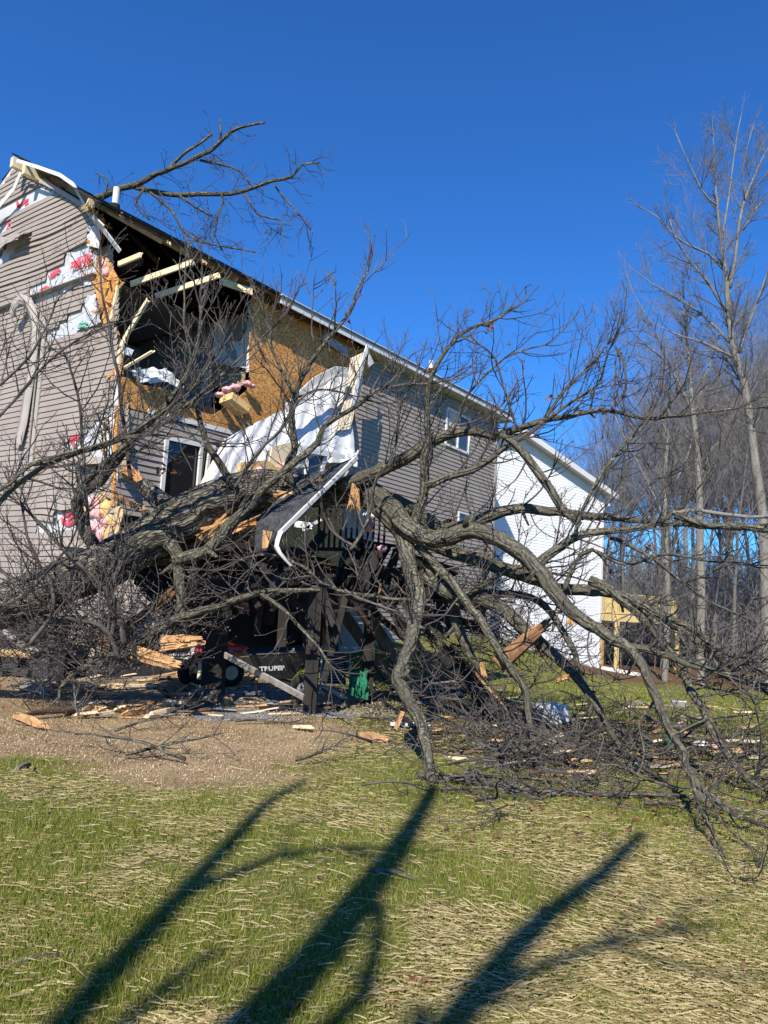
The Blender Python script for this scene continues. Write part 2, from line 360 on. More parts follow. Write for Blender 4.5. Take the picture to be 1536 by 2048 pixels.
def make_straw():
    def lay(n, y0, y1, l0, l1, wd, pw):
        x, y = scatter(n, y0, y1, pw); d = fbm(x, y, .9, 40); sm = soil_mask(x, y)
        keep = (rng.random(n) < np.clip(sstep(.43, .60, d)*.86+.14, 0, 1)*(1-.975*sm)*(1-.6*litter_mask(x, y)))
        x, y = x[keep], y[keep]; m = len(x)
        an = rng.normal(0, .62, m) + (fbm(x, y, .7, 60)-.5)*3.2; L = rng.gamma(1.6, (l1-l0)/6.5, m)+l0; lg = rng.random(m) < .12; L[lg] *= 2.4; L = np.minimum(L, l1*1.6)
        z = ground(x, y)+rng.uniform(.006, .032, m); dz = rng.normal(0, .05, m)*L*.8
        ux, uy = np.cos(an), np.sin(an); bend = rng.normal(0, .11, m)*L; wv = wd*rng.uniform(.5, 1.5, m)/2
        def P_(t, side):
            bx = bend*(1-(2*t-1)**2)
            return np.stack([x+ux*L*(t-.5)-uy*(bx+side*wv), y+uy*L*(t-.5)+ux*(bx+side*wv), np.maximum(z+dz*(t-.5)*2 + (.004 if side > 0 else 0), ground(x, y)+.003)], -1)
        P = np.concatenate([np.stack([P_(0, -1), P_(.5, -1), P_(.5, 1), P_(0, 1)], 1), np.stack([P_(.5, -1), P_(1, -1), P_(1, 1), P_(.5, 1)], 1)])
        t = rng.random((m, 1)); t = t**1.5; col = np.array([.15, .115, .045])*(1-t)+np.array([.46, .38, .205])*t
        return P, np.concatenate([col, col])
    A = [lay(88000, 2.5, 9.5, .015, .13, .0018, 1.45), lay(16000, 8, 24, .05, .18, .007, 1.3)]
    o = quads_mesh('straw', np.concatenate([a[0] for a in A]), 'straw', np.concatenate([a[1] for a in A])); tag(o, 'loose pale straw mulch scattered over the lawn', 'straw', kind='stuff')
make_straw()
def make_mulch():
    n = 170000; x, y = scatter(n, 5.8, 14, 1.2, 1.2); k = rng.random(n) < soil_mask(x, y)*.9+litter_mask(x, y)*.35; x, y = x[k], y[k]; m = len(x); z = ground(x, y)+rng.uniform(0, .012, m)
    a = rng.uniform(0, 6.28, m); r_ = rng.gamma(2.0, .0014, m)+.002; tl = rng.normal(0, .006, m); el = rng.uniform(.3, 1.0, m)
    P = np.stack([np.stack([x+np.cos(a+q)*r_*(1 if i % 2 == 0 else el), y+np.sin(a+q)*r_*(1 if i % 2 == 0 else el), z+(tl if i < 2 else .008)], -1) for i, q in enumerate((0, 1.57, 3.14, 4.71))], 1)
    t = rng.random((m, 1)); col = np.array([.17, .11, .06])*(1-t)+np.array([.60, .47, .29])*t
    tag(quads_mesh('seed_mulch', P, 'straw', col), 'coarse tan seed mulch over the bare soil', 'mulch', kind='stuff')
make_mulch()
b = MB()
for k in range(2600):
    yy = rng.uniform(6.2, 11.5); xx = rng.uniform(-.58, .25)*yy
    if rng.random() > float(soil_mask(xx, yy)): continue
    p = np.array([xx, yy, float(ground(xx, yy))]); s_ = rng.gamma(2, .007)+.006; V = [p+np.array([math.cos(a_)*s_*rng.uniform(.6, 1.2), math.sin(a_)*s_*rng.uniform(.6, 1.2), -.003]) for a_ in (0, 1.2, 2.5, 3.8, 5.1)]; V.append(p+np.array([rng.normal(0, .3)*s_, rng.normal(0, .3)*s_, s_*.7])); b.add(V, [(0, 1, 5), (1, 2, 5), (2, 3, 5), (3, 4, 5), (4, 0, 5)])
tag(b.build('soil_clods', 'lumber_dirt'), 'small brown clods of earth on the bare soil', 'clods', kind='stuff')

#==HOUSE==
def clap(b, polys, place, exposure=.115, proud=.023, seg=.35, warp=None, z0=0.0, endjit=0.0):
    """lap siding courses filling the even-odd area of polys (in wall coordinates); place(a, z, d) -> world"""
    zs = [p[1] for po in polys for p in po]; k0 = math.floor((min(zs)-z0)/exposure)-4; k1 = math.ceil((max(zs)-z0)/exposure)+4
    for k in range(k0, k1):
        zb = z0+k*exposure; zm = zb+exposure/2; xs = []
        for po in polys:
            for i in range(len(po)):
                (x1, y1), (x2, y2) = po[i], po[(i+1) % len(po)]
                if (y1 <= zm) != (y2 <= zm): xs.append(x1+(zm-y1)*(x2-x1)/(y2-y1))
        xs.sort()
        for a, c in zip(xs[::2], xs[1::2]):
            if c-a < .03: continue
            n = max(1, int((c-a)/seg)); V = []
            for i in range(n+1):
                s_ = a+(c-a)*i/n; dz, dd, lift = warp(s_, zb) if warp else (0, 0, 0)
                V += [place(s_, zb+dz, proud+dd+lift), place(s_, zb+exposure*1.02+dz, .004+dd), place(s_, zb+.004+dz, .001+dd)]
            fs = []
            for i in range(n):
                j = i*3; fs += [(j, j+3, j+4, j+1), (j+2, j+5, j+3, j)]
            b.add(V, fs)
def W_(pts, d=0.0): return [wsz(x, y, d) for x, y in pts]
def G_(pts, d=0.0): return [gtz(x, y, d) for x, y in pts]
GR = 2.5       # height under which the lower storey is hidden by the tree
house = empty('damaged_house', HC, 'large taupe sided house with its corner and upper wall torn open by the fallen tree', 'house')
RS = .585      # roof slope
EV = 7.93
def roofz(t): return EV + RS*(t+.35) if t <= 5.3 else EV + RS*(5.65) - RS*(t-5.3)
# ---- walls you look at from outside: sheathing behind the siding
b = MB()
edge = G_([(178, 418), (196, 440), (200, 470), (190, 500), (198, 528), (236, 560), (226, 600), (222, 640), (238, 700), (236, 740), (238, 1000), (222, 1075)])
gout = [(10.6, -.4), (10.6, roofz(10.6)-.03), (5.3, roofz(5.3)-.05)] + [(t, min(z, roofz(t)-.2)) for t, z in edge] + [(0, 1.6), (0, -.4)]
b.slab([GP(t, z, -.012) for t, z in gout], -UU, .10); b.build('gable_sheathing', 'osb', house)
# wrap sheet over the gable sheathing
wr = G_([(150, 403), (178, 430), (190, 455), (196, 470), (193, 500), (196, 520), (188, 560), (200, 640), (236, 720), (236, 820), (236, 980), (215, 1010), (180, 1010), (172, 1040), (200, 1095)])
wout = [(10.6, -.2), (10.6, roofz(10.6)-.05), (5.3, roofz(5.3)-.1)] + [(t, min(z, roofz(t)-.22)) for t, z in wr] + [(.05, 1.7), (.05, -.2)]
b = MB(); b.slab([GP(t, z, .0) for t, z in wout], -UU, .004); b.build('house_wrap', 'house_wrap', house)
# ---- gable siding with torn windows onto the wrap
H = [
 [(-30, 432), (86, 371), (112, 383), (60, 411), (0, 440), (-30, 455)],
 [(-20, 452), (30, 443), (24, 455), (0, 466), (-20, 472)],
 [(-6, 525), (20, 482), (70, 460), (68, 476), (37, 500), (33, 512), (0, 532)],
 [(133, 509), (177, 489), (230, 495), (230, 555), (182, 564), (156, 574), (75, 608), (60, 600), (61, 577), (94, 561), (96, 543), (130, 530)],
 [(161, 621), (185, 588), (240, 590), (240, 642), (180, 655), (146, 668), (88, 684), (90, 670), (120, 660), (122, 640), (159, 626)],
 [(114, 1016), (153, 1012), (240, 1000), (245, 1100), (205, 1100), (163, 1068), (143, 1066), (75, 1061), (76, 1043), (114, 1042)],
 [(134, 894), (137, 880), (170, 869), (208, 828), (260, 790), (260, 960), (219, 943), (202, 913), (145, 902)],
]
so = G_([(45, 347), (92, 367), (165, 410), (186, 432), (196, 452), (178, 470), (180, 490), (190, 520), (200, 560), (192, 590), (196, 640), (236, 652), (238, 700), (236, 760), (228, 800), (232, 1000), (200, 1090)])
outl = [(10.6, -.2), (10.6, roofz(10.6)-.10), (5.35, roofz(5.35)-.25)] + [(t, min(z, roofz(t)-.08)) for t, z in so] + [(.0, 1.5), (.0, -.2)]
def gwarp(t, z):
    up = math.exp(-((z-8.6)/.85)**2)
    sag = -.03*up*math.exp(-((t-3.6)/1.3)**2) + .012*math.sin(t*2.1+z*1.3)*up
    low = math.exp(-((z-3.0)/.9)**2)*math.exp(-((t-1.1)/1.2)**2)
    dz = sag + low*(.07*math.sin(t*3.2+z*4)) + .006*math.sin(t*2.3+z)
    dd = .035*up*max(0, math.sin(t*1.6+z*2.2)) + low*(.02+.02*math.sin(t*4.3)) + .006*math.sin(t*1.3+z*.7)+.02
    lift = .03*up*max(0, math.sin(z*9.1+t*.8))**3 + .05*low*max(0, math.sin(z*7))**2
    return dz, dd, lift
b = MB(); clap(b, [outl]+[G_(h) for h in H], GP, warp=gwarp, seg=.18); b.build('siding', 'siding', house)
# loose siding panels gaping near the corner
b = MB()
for pts in ([(140, 912), (205, 914), (210, 926), (150, 930)], [(110, 1082), (150, 1072), (170, 1096), (120, 1092)]):
    q = [gpx(x, y, .08+.05*i) for i, (x, y) in enumerate(pts)]; b.slab(q, -UU, .006)
b.each('loose_siding', 'siding', house)
# frieze board under the rake, rake trim in bent pieces, soffit of the rake
b = MB()
def gl(pts, w_, d, th=.02, off=None):
    P = [gpx(x, y, d) for x, y in pts]
    for a, c in zip(P[:-1], P[1:]): b.bar(a, c, th, w_, up=np.cross(c-a, UU))
for pts, w_ in (([(45, 346), (92, 366), (165, 410)], .10), ([(165, 410), (190, 440)], .08)): gl(pts, w_, .07)
b.build('frieze_board', 'siding_trim', house)
b = MB(); gl([(34, 321), (78, 335), (120, 350), (147, 369)], .075, .40); gl([(147, 369), (157, 388), (171, 411)], .06, .40)
gl([(42, 345), (28, 378), (2, 408), (-60, 500)], .13, .25); b.build('rake_trim', 'white_trim', house)
b = MB()
for x, y in ((42, 333), (66, 347)):
    p = gpx(x, y, .2); b.box(p, (.12, .42, .22), (GG, UU, ZZ))
b.each('lookout_block', 'fresh_lumber', house)
# ---- roof: sheathing with shingles on both slopes; near end torn
cutA = [(-1.15, -.35), (-.85, .9), (-.38, 2.2), (-.15, 5.3)]
b = MB()
P = [WP(s, roofz(t), -t) for s, t in cutA] + [WP(14.0, roofz(5.3), -5.3), WP(14.0, roofz(-.35), .35)]
nA = np.cross(P[-1]-P[0], P[3]-P[0]); nA /= np.linalg.norm(nA); nA *= np.sign(nA[2]); b.slab([p-nA*.006 for p in P], nA, .02)
P2 = [WP(.02, roofz(5.3), -5.3), WP(.02, roofz(10.95), -10.95), WP(14.0, roofz(10.95), -10.95), WP(14.0, roofz(5.3), -5.3)]
nB = np.cross(P2[1]-P2[0], P2[3]-P2[0]); nB /= np.linalg.norm(nB); nB *= np.sign(nB[2]); b.slab([p-nB*.006 for p in P2], nB, .02)
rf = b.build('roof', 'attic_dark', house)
b = MB(); ds = (P[-1]-P[0])
for P_, n_, t0, t1 in ((P, nA, -.40, 5.3), (P2, nB, 5.3, 10.98)):
    k = int((t1-t0)/.143)
    for i in range(k+1):       # shingle courses
        ta = t0+i*.143 if t0 < 0 else t1-i*.143; tb = ta+.16 if t0 < 0 else ta-.16
        if t0 < 0: tb = min(tb, 5.3)
        else: tb = max(tb, 5.3)
        lo = -1.15+(ta+.35)*.35 if t0 < 0 and ta < 2.2 else (-.2 if t0 < 0 else .02)
        lo += random.uniform(-.05, .05)
        q = [WP(lo, roofz(ta), -ta)+n_*.012, WP(14.02, roofz(ta), -ta)+n_*.012, WP(14.02, roofz(tb), -tb)+n_*.004, WP(lo, roofz(tb), -tb)+n_*.004]; b.slab(q, n_, .006)
b.build('shingles', 'shingle', rf)
# torn, splintered edge where the eave came off
b = MB(); s_ = -1.1
while s_ < 4.2:
    L = random.uniform(.2, .5); a = WP(s_, EV-.035, .34); c = WP(s_+L, EV-.035, .34+random.uniform(-.02, .02)); b.bar(a, c, .03, random.uniform(.05, .09), up=(0, 0, 1), jag=.05); s_ += L*.9
tag(b.build('torn_roof_edge', 'old_lumber', house), kind='stuff'); b = MB()
for x, y in ((262, 440), (336, 483), (405, 520), (182, 402), (245, 430), (508, 572), (185, 410)):
    p = wpx(x, y, .33); b.bar(p, p+np.array([random.uniform(-.16, .08), -.05, random.uniform(-.16, -.06)]), .10, .04, up=NN, jag=.08)
b.each('snapped_rafter_end', 'lumber', house)
# drip edge and rest of fascia, gutter, soffit on the sound part
s0 = wsz(735, 690, .35)[0]; s1 = 13.95; sA = wsz(560, 600, .35)[0]
b = MB(); b.box(WP((sA+s1)/2, EV-.075, .365), (s1-sA, .025, .17), (UU, NN, ZZ)); b.box(WP((sA+s1)/2, EV+.03, .375), (s1-sA, .05, .02), (UU, NN, ZZ)); b.build('fascia', 'white_trim', house)
b = MB(); b.box(WP((s0+s1)/2, EV-.165, .18), (s1-s0, .36, .012), (UU, NN, ZZ))
for i in range(int((s1-s0)/.3)): b.box(WP(s0+i*.3, EV-.174, .18), (.012, .35, .006), (UU, NN, ZZ))
b.build('soffit', 'soffit', house)
b = MB(); b.box(WP(s1-.02, EV-.1, .15), (.03, .45, .25), (UU, NN, ZZ)); b.build('eave_return', 'white_trim', house)
# rafters and ceiling joists in the open attic
for i in range(9):
    s_ = .12+i*.61; b = MB(); b.bar(WP(s_, roofz(-.3)-.10, .3), WP(s_, roofz(5.2)-.10, -5.2), .04, .14, up=(0, 0, 1)); b.build('rafter', 'lumber', house)
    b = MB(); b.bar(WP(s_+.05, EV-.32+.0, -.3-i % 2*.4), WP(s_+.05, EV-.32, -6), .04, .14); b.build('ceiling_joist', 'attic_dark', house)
b = MB()
for i in range(6): b.bar(WP(.2+i*.9, 8.2, -1.2), WP(.2+i*.9, roofz(3.3)-.15, -3.3), .04, .09)
b.build('attic_bracing', 'old_lumber', house)
# broken joists and studs that stick out into the light
JT = [((262, 568, -.2), (387, 524, .9), .10), ((312, 592, -.3), (437, 551, .7), .10), ((238, 528, 0), (282, 510, .7), .09), ((440, 562, .1), (505, 584, .35), .13), ((452, 556, 0), (492, 580, .5), .05)]
for (x1, y1, d1), (x2, y2, d2), w_ in JT:
    b = MB(); b.bar(wpx(x1, y1, d1), wpx(x2, y2, d2), .04, w_, up=(0, 0, 1), jag=.04); tag(b.build('broken_joist', 'fresh_lumber', house), 'pale broken joist sticking out of the open attic')
ST = [((243, 692, .02), (252, 672, .05), .09), ((250, 676, .05), (296, 600, .5), .09), ((250, 735, .05), (306, 702, .5), .06), ((240, 700, .0), (234, 748, .0), .06), ((236, 570, -.1), (222, 640, -.1), .05)]
for (x1, y1, d1), (x2, y2, d2), w_ in ST:
    b = MB(); b.bar(wpx(x1, y1, d1), wpx(x2, y2, d2), .04, w_, up=NN, jag=.05); tag(b.build('broken_stud', 'fresh_lumber', house), 'pale snapped wall stud')
b = MB(); b.bar(wpx(186, 432, .2), wpx(240, 503, .45), .02, .09, up=NN); b.bar(wpx(190, 440, .22), wpx(206, 456, .3), .03, .13, up=NN); b.build('hanging_trim', 'white_trim', house)
# torn gable edge: splintered sheathing and insulation
b = MB(); br = random.Random(3)
def scraps(b, pts, fn, d, w_=.09, n=5, L=.22):
    for x, y in pts:
        for k in range(n):
            a = fn(x+br.uniform(-7, 7), y+br.uniform(-9, 9), d+br.uniform(-.05, .08)); v = np.array([br.gauss(0, 1), br.gauss(0, .6), br.gauss(0, 1)]); v /= np.linalg.norm(v)
            b.bar(a, a+v*L*br.uniform(.4, 1.1), w_*br.uniform(.4, 1.1), .02, up=(br.random(), br.random(), br.random()), jag=.05)
scraps(b, [(190, 425), (198, 448), (186, 498), (197, 508), (200, 530), (212, 560), (228, 580), (215, 600), (206, 620), (218, 640), (236, 750), (228, 880), (225, 860)], gpx, .02)
tag(b.build('torn_sheathing_edge', 'osb', house), kind='stuff')
# big torn scrap of sheathing beside the opening
b = MB(); b.slab([gpx(x, y, .05) for x, y in [(193, 520), (213, 515), (238, 560), (232, 575), (236, 590), (226, 610), (224, 645), (206, 646), (196, 600), (184, 560)]], -UU, .02); b.build('sheathing_flap', 'osb', house)
def fluff(b, c, r, n=1, sq=.7, seed=0):
    c = np.asarray(c, float); nu, nv = 14, 10; P = []
    for i in range(nu+1):
        row = []
        for j in range(nv+1):
            a = 2*math.pi*i/nu; e = math.pi*(j/nv-.5); v = Vector((math.cos(a)*math.cos(e), math.sin(a)*math.cos(e), math.sin(e)))
            k = r*(1+.45*noise.noise(v*1.7+Vector((seed, seed*.3, 0)))+.25*noise.noise(v*4.5+Vector((seed, 0, 0)))); row.append(c+np.array([v.x*k, v.y*k, v.z*k*sq]))
        P.append(row)
    b.grid(P)
b = MB()
for i, (x, y, r) in enumerate([(208, 532, .10), (214, 547, .10), (204, 520, .05), (190, 1010, .14), (198, 1030, .15), (195, 1055, .13), (205, 1075, .12), (215, 1045, .11)]): fluff(b, gpx(x, y, .03), r, seed=i*3.1, sq=1.1)
b.each('pink_insulation', 'pink_fluff', house, True)
b = MB()
for i, (x, y, r) in enumerate([(212, 1000, .12), (178, 1025, .10), (182, 1045, .10), (215, 1020, .12), (225, 1040, .10), (214, 1065, .10)]): fluff(b, gpx(x, y, .0), r, seed=i*2.7+9, sq=1.3)
b.each('torn_fibre_board', 'yellow_fluff', house, True)
b = MB()
for a, c in (((246, 1020), (228, 1085)), ((236, 1015), (226, 1060)), ((222, 1035), (212, 1080)), ((205, 1085), (228, 1075)), ((208, 870), (206, 905)), ((211, 850), (209, 880))): b.bar(gpx(*a, .05), gpx(*c, .05), .10, .03, up=UU, jag=.06)
b.each('splintered_corner_stud', 'lumber', house)
# crumpled wrap that billows at the top of the corner
def sheet(b, corners, nu=24, nv=18, amp=.06, freq=3.0, seed=0.0, fold=0.0):
    a, c, d, e = [np.asarray(q, float) for q in corners]; nrm = np.cross(c-a, e-a); nrm /= np.linalg.norm(nrm); P = []
    for i in range(nu+1):
        row = []
        for j in range(nv+1):
            u, v = i/nu, j/nv; p = (a*(1-u)+c*u)*(1-v)+(e*(1-u)+d*u)*v
            q = Vector((u*freq+seed, v*freq*.6, seed)); k = noise.noise(q)+.5*noise.noise(q*2.7)+.25*noise.noise(q*6)
            k += fold*math.sin((u*1.0+.25*v)*26+2*noise.noise(Vector((v*2, seed, u))))*.5
            je = .6*noise.noise(Vector((u*9+seed, v*9, 3)))
            row.append(p+nrm*amp*k + ((c-a)*.035*je if j in (0, nv) or i in (0, nu) else 0))
        P.append(row)
    b.grid(P)
b = MB(); sheet(b, [gpx(172, 452, .12), gpx(196, 452, .22), gpx(204, 498, .2), gpx(176, 492, .1)], amp=.08, seed=2); sheet(b, [gpx(176, 592, .06), gpx(190, 588, .10), gpx(203, 645, .10), gpx(150, 662, .04)], amp=.05, seed=5, fold=.4)
sheet(b, [gpx(134, 506, .035), gpx(196, 500, .06), gpx(190, 566, .05), gpx(128, 588, .03)], amp=.035, seed=8); sheet(b, [gpx(170, 1005, .06), gpx(180, 990, .12), gpx(205, 1088, .14), gpx(172, 1045, .08)], amp=.04, seed=4)
sheet(b, [gpx(205, 832, .05), gpx(238, 812, .08), gpx(236, 965, .10), gpx(208, 900, .06)], amp=.035, seed=6, fold=.3)
b.each('billowing_wrap', 'house_wrap', house, True)
# printing on the wrap
def text(body, size, place_pts, mat, name='lettering', bold=.0):
    o_, x_, y_ = [np.asarray(q, float) for q in place_pts]
    cu = bpy.data.curves.new('t', 'FONT'); cu.body = body; cu.size = size; cu.extrude = .0015; cu.offset = bold; cu.align_x = 'CENTER'; cu.align_y = 'CENTER'
    to = bpy.data.objects.new('t', cu); C.objects.link(to); dg = bpy.context.evaluated_depsgraph_get(); me = bpy.data.meshes.new_from_object(to.evaluated_get(dg))
    bpy.data.objects.remove(to); n_ = np.cross(x_, y_)
    co = np.empty(len(me.vertices)*3, np.float32); me.vertices.foreach_get('co', co); co = co.reshape(-1, 3)
    V = o_+co[:, :1]*x_+co[:, 1:2]*y_+co[:, 2:]*n_
    b = MB(); b.v.append(V); b.bk.append(np.zeros_like(V)); b.n = len(V); b.f = [list(p.vertices) for p in me.polygons]; return b.build(name, mat, house)
gx = -GG        # to the right along the gable, seen from outside
def gtext(body, px, py, size, mat='red_ink', d=.09, tilt=0.0, bold=.012):
    x_ = gx*math.cos(tilt)+ZZ*math.sin(tilt); y_ = ZZ*math.cos(tilt)-gx*math.sin(tilt); text(body, size, (gpx(px, py, d), x_, y_), mat, bold=bold)
gtext('Build Better with', 166, 513, .06, d=.105, bold=.003); gtext('ZEELAND', 162, 524, .165, d=.105); gtext('LUMBER & SUPPLY', 166, 533, .06, d=.105, bold=.003)
gtext('LUMBER & SUPPLY', 158, 503, .0001) if False else None
gtext('LAND', 110, 545, .13, d=.03); gtext('SUPPLY', 105, 553, .07, d=.03, bold=.004); gtext('Z', 16, 453, .22, d=.03)
def gmark(polys, d, mat='red_ink', name='printed_mark'):
    b = MB()
    for po in polys: b.slab([gpx(x, y, d) for x, y in po], -UU, .002)
    b.each(name, mat, house)
gmark([[(124, 1017), (134, 1015), (127, 1026), (124, 1032)], [(138, 1015), (150, 1014), (152, 1016), (134, 1034), (128, 1033)], [(151, 1020), (153, 1030), (138, 1040), (131, 1046), (134, 1040)], [(123, 1036), (131, 1036), (131, 1048), (153, 1036), (152, 1046), (136, 1054), (122, 1046)]], .03)
gmark([[(100, 363), (104, 362), (108, 372), (106, 376)], [(106, 364), (112, 366), (113, 377), (108, 374)], [(115, 368), (122, 370), (119, 381), (113, 378)]], .012)
gmark([[(32, 404), (36, 402), (38, 409), (34, 417)], [(38, 409), (50, 400), (57, 396), (56, 402), (36, 417)], [(49, 410), (57, 404), (56, 408), (50, 412)]], .012)
gmark([[(78, 580), (92, 571), (102, 576), (100, 580), (92, 576), (80, 584)], [(80, 588), (92, 580), (100, 585), (99, 588), (92, 585), (82, 592)]], .02)
gmark([[(140, 872), (166, 869), (167, 876), (160, 882), (148, 880), (148, 890), (156, 897), (148, 895), (141, 886)], [(228, 834), (236, 832), (236, 862), (229, 864)], [(228, 872), (235, 870), (235, 885), (228, 886)], [(226, 900), (234, 898), (233, 912), (225, 912)]], .02)
gmark([[(162, 558), (168, 545), (174, 556), (171, 557), (168, 550), (165, 558)], [(175, 556), (180, 542), (186, 554), (183, 555), (180, 547), (178, 556)]], .10)
b = MB()
for k in range(14): fluff(b, gpx(168+br.uniform(-9, 9), 651+br.uniform(-5, 5), .07), .035, seed=k)
b.build('green_print_patch', 'teal_ink', house)
# vertical window trim strips on the gable: a bent taupe channel and a dark slot beside a corner channel
b = MB(); cl = [(22, 628), (27, 610), (40, 597), (54, 603), (64, 625), (68, 650), (66, 700), (60, 750), (52, 800), (45, 845), (34, 888)]
dd = [.30, .34, .30, .22, .16, .13, .12, .12, .13, .14, .16]; rows = []
for i, ((x, y), d) in enumerate(zip(cl, dd)):
    p = gpx(x, y, d); tn = gpx(*cl[min(i+1, len(cl)-1)], dd[min(i+1, len(cl)-1)])-gpx(*cl[max(i-1, 0)], dd[max(i-1, 0)]); tn /= np.linalg.norm(tn); sd = np.cross(tn, UU); sd /= np.linalg.norm(sd)
    if sd @ gx < 0 and i > 3: sd = -sd
    if i <= 3: sd = sd if sd[2] < 0 else sd; sd = -sd if (sd @ gx) > 0 and i < 2 else sd
    rows.append([p-UU*.03*k2+sd*k1*.12 for k1, k2 in ((-1, -1.2), (-.95, .5), (-.3, .4), (-.2, 1), (-.08, .4), (.9, .3), (1, -1.2))])
b.grid(rows); b.build('bent_window_trim', 'siding_trim', house, True)
b = MB()
for x0, w_, d_ in ((0, .11, .06), (-8, .03, .05)):
    q = [gpx(x+x0, y, d_) for x, y in ((90, 625), (86, 690), (80, 760), (70, 850), (62, 925))]
    for a, c in zip(q[:-1], q[1:]): b.bar(a, c, .03, w_, up=np.cross(c-a, UU))
b.build('window_side_channel', 'siding_trim', house)
b = MB(); q = [gpx(x, y, .045) for x, y in ((81, 668), (77, 740), (68, 830), (58, 925))]
for a, c in zip(q[:-1], q[1:]): b.bar(a, c, .02, .05, up=np.cross(c-a, UU))
b.build('window_slot', 'dark_gap', house)
b = MB(); sheet(b, [gpx(-10, 478, .05), gpx(62, 461, .10), gpx(40, 470, .34), gpx(-10, 500, .30)], amp=.05, seed=1); b.build('curled_siding', 'siding', house, True)
#==EAVE WALL==
# lower storey siding with the sliding door
b = MB(); po = W_([(238, 812), (300, 828), (462, 868), (470, 890), (440, 960), (428, 1000), (330, 1060), (262, 1030), (228, 1012)]); door = W_([(336, 872), (428, 893), (408, 1030), (321, 1012)])
clap(b, [po, door], WP, warp=lambda s, z: (-.05*math.exp(-((s-.4)/.5)**2)*math.exp(-((z-3.2)/.4)**2), .0, .012*max(0, math.sin(z*5+s))**2)); b.build('siding', 'siding', house)
b = MB(); b.slab([WP(s, z, -.01) for s, z in W_([(236, 815), (300, 830), (470, 872), (470, 895), (440, 970), (330, 1060), (228, 1012)])], NN, .0); 
b = MB()
q = W_([(236, 815), (470, 874), (450, 960), (405, 1040), (425, 896), (338, 876), (322, 1012), (325, 1050), (228, 1012)]); b.slab([WP(s, z, -.006) for s, z in q], NN, .10); b.build('wall_sheathing', 'osb', house)
b = MB(); b.bar(wpx(296, 822, .03), wpx(468, 866, .03), .02, .09, up=np.cross(UU, NN)); b.build('ledger_flashing', 'white_trim', house)
dr = b = MB(); 
for a, c, w_ in (((334, 874), (321, 1008), .08), ((330, 874), (430, 896), .09), ((403, 892), (392, 1020), .07), ((420, 896), (404, 1020), .06)): b.bar(wpx(*a, .03), wpx(*c, .03), .05, w_, up=np.cross(wpx(*c)-wpx(*a), NN))
dr = b.build('sliding_door', 'white_trim', house); b = MB(); b.slab([wpx(x, y, -.02) for x, y in [(336, 876), (426, 895), (406, 1030), (321, 1012)]], NN, .01); b.build('glass', 'glass_dark', dr)
# strand board rim and main bare panel
b = MB(); b.slab([wpx(x, y, .0) for x, y in [(236, 752), (262, 757), (285, 770), (330, 776), (350, 800), (395, 822), (430, 830), (520, 861), (465, 866), (300, 826), (240, 812)]], NN, .02)
b.build('floor_rim_board', 'osb', house)
b = MB(); b.slab([wpx(x, y, .008) for x, y in [(505, 583), (560, 603), (640, 648), (735, 700), (745, 720), (700, 800), (640, 830), (580, 850), (520, 864), (412, 838), (440, 822), (470, 800), (495, 780), (500, 745), (498, 700)]], NN, .018)
b.build('bare_wall_panel', 'osb', house)
b = MB(); b.slab([wpx(x, y, .02) for x, y in [(512, 578), (600, 622), (700, 672), (700, 682), (600, 640), (512, 596)]], NN, .01); b.build('frieze_board', 'old_lumber', house)
b = MB(); b.bar(wpx(648, 672, .15), wpx(698, 706, .15), .02, .14, up=np.cross(UU, NN)); b.bar(wpx(650, 668, .17), wpx(700, 700, .17), .02, .03, up=np.cross(UU, NN)); b.bar(wpx(648, 680, .17), wpx(696, 714, .17), .02, .03, up=np.cross(UU, NN)); b.build('hanging_soffit_strip', 'grey_metal', house)
# sound part of the wall
b = MB(); po = W_([(752, 716), (994, 838), (988, 1010), (982, 1100), (978, 1215)]) + [(13.62, .2), (6.0, .2)] + W_([(690, 1000), (700, 880), (720, 780)])
win = W_([(893, 812), (942, 838), (938, 912), (890, 892)]); win2 = W_([(917, 1022), (944, 1030), (943, 1052), (916, 1044)])
clap(b, [po, win, win2], WP, warp=lambda s, z: (.0, .004*math.sin(s*1.7+z*.9), 0), seg=.6); b.build('siding', 'siding', house)
b = MB(); q = [WP(s, z, -.004) for s, z in W_([(740, 705), (996, 832)])] + [WP(13.6, .1, -.004), WP(5.8, .1, -.004), WP(5.8, 2.55, -.004)] + [WP(3.3, 2.6, -.004), WP(3.3, 5.0, -.004)]; b.slab(q, NN, .10); b.build('wall_sheathing', 'osb', house)
b = MB(); b.box(WP(13.62, 4.0, .01), (.10, .06, 7.6), (UU, NN, ZZ)); b.build('corner_post', 'siding_trim', house)
def window(px4, d, parent, frame='white_trim', glass='glass_sky', name='window', bars=1, w_=.07):
    P = [wpx(x, y, d) for x, y in px4]; b = MB()
    for i in range(4): a, c = P[i], P[(i+1) % 4]; b.bar(a, c, .05, w_, up=np.cross(c-a, NN))
    for k in range(bars): t = (k+1)/(bars+1); a = P[0]*(1-t)+P[1]*t; c = P[3]*(1-t)+P[2]*t; b.bar(a, c, .05, w_*.8, up=np.cross(c-a, NN))
    o = b.build(name, frame, parent); b = MB(); b.slab([p-NN*.02 for p in P], NN, .01); b.build('pane', glass, o)
    b = MB(); b.slab([P[0]*.9+P[1]*.1+ZZ*-.03-NN*.012, P[0]*.5+P[1]*.5+ZZ*-.03-NN*.012, (P[0]*.5+P[1]*.5)*.55+(P[3]*.5+P[2]*.5)*.45-NN*.012, (P[0]*.9+P[1]*.1)*.55+(P[3]*.9+P[2]*.1)*.45-NN*.012], NN, .003)
    if bars: b.build('blind', 'soffit', o)
    return o
window([(895, 816), (941, 841), (937, 908), (891, 888)], .03, house); window([(918, 1024), (943, 1031), (942, 1050), (917, 1043)], .03, house, bars=0, w_=.05)
